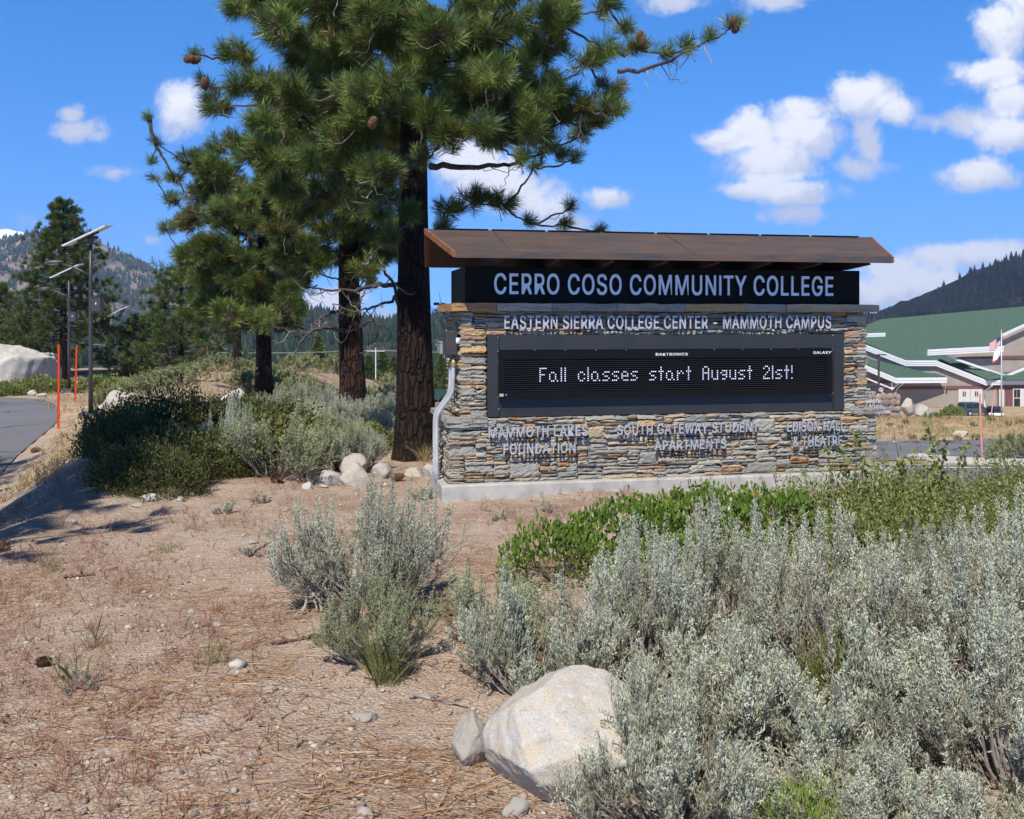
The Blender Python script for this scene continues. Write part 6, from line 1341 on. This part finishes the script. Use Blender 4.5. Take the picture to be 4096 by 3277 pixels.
def flag(label, us, z, wd, h, droop, seed):
    u, v = np.meshgrid(np.linspace(0, 1, 14), np.linspace(0, 1, 9)); X = -.12-u*wd*.62; Z = z-h+v*h-u*wd*droop+.03*np.sin(u*9+v*3); Y = .22*np.sin(u*7+seed+v)*u+.05
    m = MB(); i = np.arange(8)[:, None]*14; j = np.arange(13)[None]; m.add(np.stack([X, Y, Z], -1), np.stack([i+j, i+j+1, i+j+15, i+j+14], -1).reshape(-1, 4)); o = m.build('flag', flag_mat(us), None, True)
    at_ = o.data.attributes.new('flagpos', 'FLOAT_VECTOR', 'POINT'); at_.data.foreach_set('vector', np.stack([u, v, u*0], -1).ravel()); o.location = (xf, Yf, zf); return tag(o, label, 'flag')
flag('striped red and white flag with blue corner drooping from the flagpole', True, ht-.55, 1.75, 1.0, .42, 0); flag('white flag with a red hem hanging below the striped flag', False, ht-1.75, 1.35, 1.15, .65, 2)

def car(label, px, Y, rz, body, suv):
    x = X_(px, Y); root = thing('parked_car', label, 'car', (x, Y, g1(x, Y)), rz)
    paint = plain('car_paint_'+('dark' if suv else 'teal'), body, .25, var=.04, spec=.6); L, W_, H = 4.6, 1.82, 1.72 if suv else 1.6
    low = [(-2.3, .35), (-2.3, .85), (-2.2, 1.02), (-.1, 1.05), (.85, 1.02), (1.9, .90), (2.25, .72), (2.3, .38), (1.85, .32), (-1.9, .32)]
    m = MB(); bm = bmesh.new(); vs = [bm.verts.new((a, -W_/2, b)) for a, b in low]; f = bm.faces.new(vs); e = bmesh.ops.extrude_face_region(bm, geom=[f]); bmesh.ops.translate(bm, vec=(0, W_, 0), verts=[v for v in e['geom'] if isinstance(v, bmesh.types.BMVert)])
    bmesh.ops.recalc_face_normals(bm, faces=bm.faces[:]); bmesh.ops.bevel(bm, geom=bm.edges[:], offset=.06, segments=2, affect='EDGES'); m.bm(bm)
    top = [(-2.15, 1.0), (-1.95, H-.08), (-1.7, H), (.1, H), (.85, 1.0)] if suv else [(-1.9, 1.0), (-1.2, H-.06), (-.9, H), (.0, H-.02), (.8, 1.0)]
    bm = bmesh.new(); k_ = len(top); a_ = [bm.verts.new((a, -(W_/2-.06)+(.16 if b > 1.2 else 0), b)) for a, b in top]; b_ = [bm.verts.new((a, (W_/2-.06)-(.16 if b > 1.2 else 0), b)) for a, b in top]
    bm.faces.new(a_); bm.faces.new(b_[::-1]); [bm.faces.new((a_[i], b_[i], b_[(i+1) % k_], a_[(i+1) % k_])) for i in range(k_)]
    bmesh.ops.recalc_face_normals(bm, faces=bm.faces[:]); bmesh.ops.bevel(bm, geom=bm.edges[:], offset=.04, segments=2, affect='EDGES'); m.bm(bm); m.build('body', paint, root)
    def inset(p, name, dy):
        return MB().prism(p, dy).build(name, MAT['glazing'], root)
    zt_ = H-.14
    for s in (-1, 1):
        y0, y1 = s*(W_/2-.055), s*(W_/2-.195)
        for (a, b, c, d) in ((-1.85, -.95, -1.72, -.95), (-.85, .55, -.85, .12)): inset([(a, y0, 1.06), (b, y0, 1.06), (d, y1, zt_), (c, y1, zt_)], 'side_window', (0, s*.02, 0))
    inset([(top[0][0]+.02, -.66, 1.08), (top[0][0]+.02, .66, 1.08), (top[1][0]+.0, .6, zt_), (top[1][0]+.0, -.6, zt_)], 'rear_window', (-.05, 0, 0)); inset([(.80, -.66, 1.07), (.80, .66, 1.07), (.16, .6, zt_), (.16, -.6, zt_)], 'windscreen', (.05, 0, .02))
    for s in (-1, 1):
        for xx in (-1.4, 1.4):
            wv = MB().lathe([(.0, -.10), (.30, -.11), (.34, -.07), (.34, .07), (.30, .11), (0, .10)], n=20, M=Matrix.Translation((xx, s*.84, .34))@Matrix.Rotation(math.pi/2, 4, 'X')).build('wheel', MAT['led_black'], root)
            MB().lathe([(0, .115), (.19, .118), (.2, .10)], n=16, M=Matrix.Translation((xx, s*.84, .34))@Matrix.Rotation(math.pi/2*(1 if s < 0 else -1), 4, 'X')).build('rim', MAT['conduit'], wv)
        MB().box((-2.29, s*.72, .86), (.06, .22, .2), bev=.02).build('tail_light', plain('red_lens', (.5, .02, .02), .2), root); MB().box((2.22, s*.66, .72), (.1, .3, .13), bev=.02).build('headlight', MAT['glass'], root); MB().box((.72, s*.98, 1.06), (.12, .16, .12), bev=.03).build('wing_mirror', paint, root)
car('dark sport utility car parked before the school, nearest the flagpole', 3975, 120, rad(68), (.012, .014, .022), True)
car('teal car parked behind the dark car', 3900, 129, rad(12), (.05, .075, .085), True)

# ---------------------------------------------------------------- valley conifers, power line
def spruce(label, px, Y, ytop, ratio, seed, group='valley conifers', ybase=None):
    x = X_(px, Y); zb = g1(x, Y); H = EYE+(HZ-ytop)/F*Y-zb; rg = np.random.default_rng(seed)
    root = thing('conifer', label, 'tree', (x, Y, zb), 0, group); MB().tube([(0, 0, -.3), (0, 0, H)], [.12+H*.012, .02], 8).build('trunk', MAT['limb'], root)
    n = 1300; t = rg.random(n)**.75; z = H*(.04+.96*(1-t)); rr = H*ratio*.5*(.12+t*.9)*rg.uniform(.35, 1.05, n)*(1+.25*np.sin(z/H*26+rg.random())); a = rg.uniform(0, 6.283, n)
    P = np.stack([rr*np.cos(a), rr*np.sin(a), z-rr*.15], -1); D = np.stack([np.cos(a), np.sin(a), rg.normal(.25, .3, n)], -1)
    MB().needles(P, D, H*.07, 9, .9, H*.012, np.clip(rg.normal(.5, .2, n), .15, 1), back=.2).build('crown', MAT['needle_far'], root)
spruce('spruce with a pointed top seen between the slim and the red pine trunks', 1272, 110, 1340, .62, 1)
for i, (px, Y, yt, r_) in enumerate([(1195, 130, 1420, 1.0), (1130, 120, 1430, 1.0), (1235, 140, 1440, .9), (1335, 130, 1425, .9), (1390, 120, 1405, .8), (1475, 115, 1420, 1.0), (1530, 120, 1395, .8), (1575, 125, 1425, .9), (1765, 120, 1420, .8), (1800, 130, 1435, .9), (1100, 140, 1445, .9), (1360, 150, 1435, .9), (1440, 140, 1440, 1.0), (1500, 150, 1450, 1.0), (1320, 100, 1470, 1.2), (1245, 95, 1480, 1.2), (1480, 90, 1500, 1.3), (1560, 95, 1490, 1.2), (1780, 95, 1500, 1.2), (560, 90, 1330, .6), (640, 80, 1310, .7), (830, 90, 1350, .6), (1010, 120, 1400, .6), (880, 110, 1380, .7)]):
    spruce('dark valley conifer beyond the pine group', px, Y, yt, r_, 10+i)
Yp = 95; xp = X_(1503, Yp); up_ = thing('utility_pole', 'thin pale utility pole with wires beyond the pine trunks', 'utility pole', (xp, Yp, g1(xp, Yp))); hp = EYE+(HZ-1482)/F*Yp-up_.location.z
MB().tube([(0, 0, -.3), (0, 0, max(hp, 4))], [.06, .045], 8).build('pole', MAT['panel_white'], up_); MB().box((0, 0, max(hp, 4)-.3), (1.7, .05, .05)).build('crossarm', MAT['panel_white'], up_)
for s in (-.8, .8):
    m = MB(); zt_ = max(hp, 4)-.2
    for e in (-30, 30): m.tube(curve((s, 0, zt_), (e, 4, zt_+.6), sag=.02, n=10), .009, 4, caps=False)
    m.build('wire', MAT['conduit'], up_)
gb_ = thing('green_roofed_house', 'low house with a green roof glimpsed between trunk and sign', 'house', (X_(1782, 70), 70, g1(X_(1782, 70), 70))); hz_ = EYE+(HZ-1590)/F*70-gb_.location.z
MB().box((0, 0, hz_/2-.2), (6, 4, hz_+.4)).build('wall', MAT['maroon'], gb_); MB().prism([(-3.4, -2.4, hz_), (-3.4, 2.4, hz_), (-3.4, 0, hz_+.55)], (6.8, 0, 0)).build('roof', plain('teal_roof', (.012, .045, .038), .8), gb_)

# ---------------------------------------------------------------- mountains and their forests
def mountain(name, label, prof, D, foot_py, mat, seed, depth, ntrees, th, rough, tree_mat, fulltrees=1.0, forest_label=None, gap=.0):
    """ridge line given by photo points standing D metres off, falling towards the viewer to foot_py over depth metres"""
    prof = np.array(prof, float); n, m_ = 260, 46; pxs = np.linspace(prof[0, 0], prof[-1, 0], n); pys = np.interp(pxs, prof[:, 0], prof[:, 1])
    for _ in range(2): pys[1:-1] = (pys[:-2]+2*pys[1:-1]+pys[2:])/4
    t = np.linspace(-.35, 1, m_)
    def surf(px, tt):
        py = np.interp(px, pxs, pys); zr = (HZ-py)/F*D; zf = (HZ-foot_py)/F*(D-depth)
        back = tt < 0; q = np.where(back, 0, tt)
        Yd = D-depth*tt; z = zr+(zf-zr)*(q**.85)+np.where(back, (zr+40)*tt*1.2, 0)
        x = (px-2048)/F*D*(1-.15*q)
        nz = np.array([mnoise.noise((a*rough[1], b*rough[1], seed))+.5*mnoise.noise((a*rough[1]*2.7, b*rough[1]*2.7, seed+3))+.3*mnoise.noise((a*rough[1]*7, b*rough[1]*7, seed+5)) for a, b in zip(np.ravel(x), np.ravel(Yd))]).reshape(x.shape)
        z = z+nz*rough[0]*np.clip(np.abs(tt)*4+.10, 0, 1)*np.clip((1.05-tt)*3, 0, 1)
        return np.stack([x, Yd, z+EYE], -1)
    PX, TT = np.meshgrid(pxs, t); V = surf(PX, TT); i = np.arange(m_-1)[:, None]*n; j = np.arange(n-1)[None]
    o = MB().add(V.reshape(-1, 3), np.stack([i+j, i+n+j, i+n+j+1, i+j+1], -1).reshape(-1, 4)).build(name, mat, None, True); tag(o, label, kind='structure')
    if not ntrees: return
    rg = np.random.default_rng(seed); px = rg.uniform(prof[0, 0], prof[-1, 0], ntrees); tt = rg.uniform(-.05, 1, ntrees)**fulltrees; P = surf(px, tt)
    g = np.array([mnoise.noise((p[0]*rough[1]*4, p[1]*rough[1]*1.3, seed+9))+.6*mnoise.noise((p[0]*rough[1]*11, p[1]*rough[1]*4, seed+2)) for p in P]); P = P[(g+rg.normal(0, .12, ntrees)) > gap*(1-tt*1.3)]; N = len(P)
    h = th*rg.uniform(.5, 1.35, N); th_ = np.arange(5)/5*6.283; r_ = h*rg.uniform(.16, .26, N)
    ring = lambda z, s: np.stack([P[:, None, 0]+r_[:, None]*s*np.cos(th_+P[:, :1]), P[:, None, 1]+r_[:, None]*s*np.sin(th_+P[:, :1]), np.repeat((P[:, 2]+h*z)[:, None], 5, 1)], -1)
    a, b = ring(-.05, .8), ring(.22, 1.0); c = ring(.55, .62); tp = (P+np.stack([0*h, 0*h, h], -1))[:, None]
    V = np.concatenate([a, b, c, tp], 1); base = np.arange(N)[:, None, None]*16; k = np.arange(5); k2 = (k+1) % 5
    q = np.concatenate([np.stack([k, k2, k2+5, k+5], -1), np.stack([k+5, k2+5, k2+10, k+10], -1)])
    m = MB(); m.add(V.reshape(-1, 3), (base+q[None]).reshape(-1, 4), 0, np.repeat(np.clip(rg.normal(.5, .22, N), 0, 1), 16)); tri = np.stack([k+10, k2+10, np.full(5, 15)], -1); m.f.append((base+tri[None]).reshape(-1, 3)); m.mi.append(np.zeros(N*5, int))
    tag(m.build('forest', tree_mat), forest_label, 'forest', kind='stuff')
def slope_mat(name, rock_c, rock_d, veg, cover, sc):
    mm, nt, b = new_mat(name); c = coords(nt); n = nt.noise(nt.mapping(c, (1, .5, .6)), sc, 8, .68, .6); f = nt.noise(c, sc*9, 6, .7)
    col = nt.mix(f, rock_d, rock_c); col = nt.mix(nt.step(n, cover-.05, cover+.06), veg, col); nt.put(b.inputs['Base Color'], col); b.inputs['Roughness'].default_value = 1.0; b.inputs['Specular IOR Level'].default_value = 0
    bn = nt.new('ShaderNodeBump'); bn.inputs['Strength'].default_value = 1.0; bn.inputs['Distance'].default_value = 6.0; nt.put(bn.inputs['Height'], nt.math('ADD', f, n)); nt.put(b.inputs['Normal'], bn.outputs[0]); return mm
FM = leaf_mat('distant_conifers', [(0, (.016, .032, .020)), (.6, (.030, .052, .028)), (1, (.055, .075, .035))], .9, 0, .1)
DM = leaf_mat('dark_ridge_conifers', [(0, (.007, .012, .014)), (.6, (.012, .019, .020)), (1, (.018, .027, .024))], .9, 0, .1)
mountain('mountain', 'rocky mountain with scattered conifers on the left', [(-500, 1010), (-200, 985), (0, 957), (60, 945), (100, 936), (160, 922), (210, 912), (260, 907), (313, 901), (345, 918), (385, 952), (420, 976), (470, 992), (520, 1015), (565, 1046), (610, 1070), (660, 1092), (720, 1120), (820, 1160), (950, 1205), (1100, 1240), (1250, 1260), (1450, 1300)], 1900, 1420, slope_mat('tan_scree', (.43, .335, .25), (.26, .20, .155), (.075, .075, .05), .50, .012), 3, 900, 24000, 9.0, (26, .006), FM, .85, 'conifers scattered over the left mountain', -.02)
mountain('hill', 'forested ridge behind the pine group', [(700, 1330), (900, 1290), (1050, 1262), (1130, 1250), (1200, 1246), (1290, 1240), (1350, 1250), (1420, 1262), (1480, 1272), (1543, 1279), (1640, 1277), (1773, 1272), (1900, 1290), (2100, 1288), (2500, 1282), (2900, 1290), (3300, 1300), (3600, 1330)], 1100, 1480, slope_mat('forest_floor', (.33, .28, .22), (.18, .15, .12), (.06, .07, .045), .60, .02), 5, 700, 19000, 8.0, (12, .01), FM, .8, 'conifer forest covering the middle ridge', -.22)
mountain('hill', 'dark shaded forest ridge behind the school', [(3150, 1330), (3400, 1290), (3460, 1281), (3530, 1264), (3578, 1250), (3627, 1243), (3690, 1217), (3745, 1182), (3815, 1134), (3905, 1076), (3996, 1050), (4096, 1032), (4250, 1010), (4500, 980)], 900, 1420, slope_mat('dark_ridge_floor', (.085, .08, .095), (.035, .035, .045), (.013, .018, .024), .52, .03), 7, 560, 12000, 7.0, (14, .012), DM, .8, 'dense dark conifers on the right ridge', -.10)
mountain('mountain', 'far pale granite ridge above the right forest', [(3300, 1300), (3450, 1282), (3520, 1262), (3570, 1245), (3620, 1236), (3680, 1212), (3720, 1200), (3800, 1230), (3900, 1300)], 3000, 1330, slope_mat('pale_granite_slope', (.50, .44, .38), (.34, .30, .27), (.15, .16, .14), .40, .006), 8, 900, 0, 0, (14, .004), FM)
mountain('snow_peak', 'snow patched peak at the far left', [(-400, 960), (-150, 930), (-20, 918), (10, 914), (25, 912), (40, 914), (60, 920), (90, 924), (110, 940), (180, 960)], 3050, 1100, slope_mat('snow_and_red_rock', (.26, .19, .165), (.20, .15, .13), (.86, .87, .9), .50, .0035), 9, 300, 0, 0, (8, .004), FM)

# ---------------------------------------------------------------- the mountain air
HAZE = 0.00014
hm = bpy.data.materials.new('mountain_air'); hm.use_nodes = True; hn = NT(hm.node_tree); hn.n.clear()
pv = hn.new('ShaderNodeVolumePrincipled'); pv.inputs['Color'].default_value = (.50, .68, 1.0, 1); pv.inputs['Density'].default_value = HAZE; pv.inputs['Anisotropy'].default_value = 0.0
ho = hn.new('ShaderNodeOutputMaterial'); hn.put(ho.inputs['Volume'], pv.outputs[0])
hb = MB().box((0, 2350, 0), (9000, 5100, 1)).build('haze', hm); hb.scale = (1, 1, 520); hb.location = (0, 0, 190); tag(hb, 'clear blue mountain air', kind='stuff')
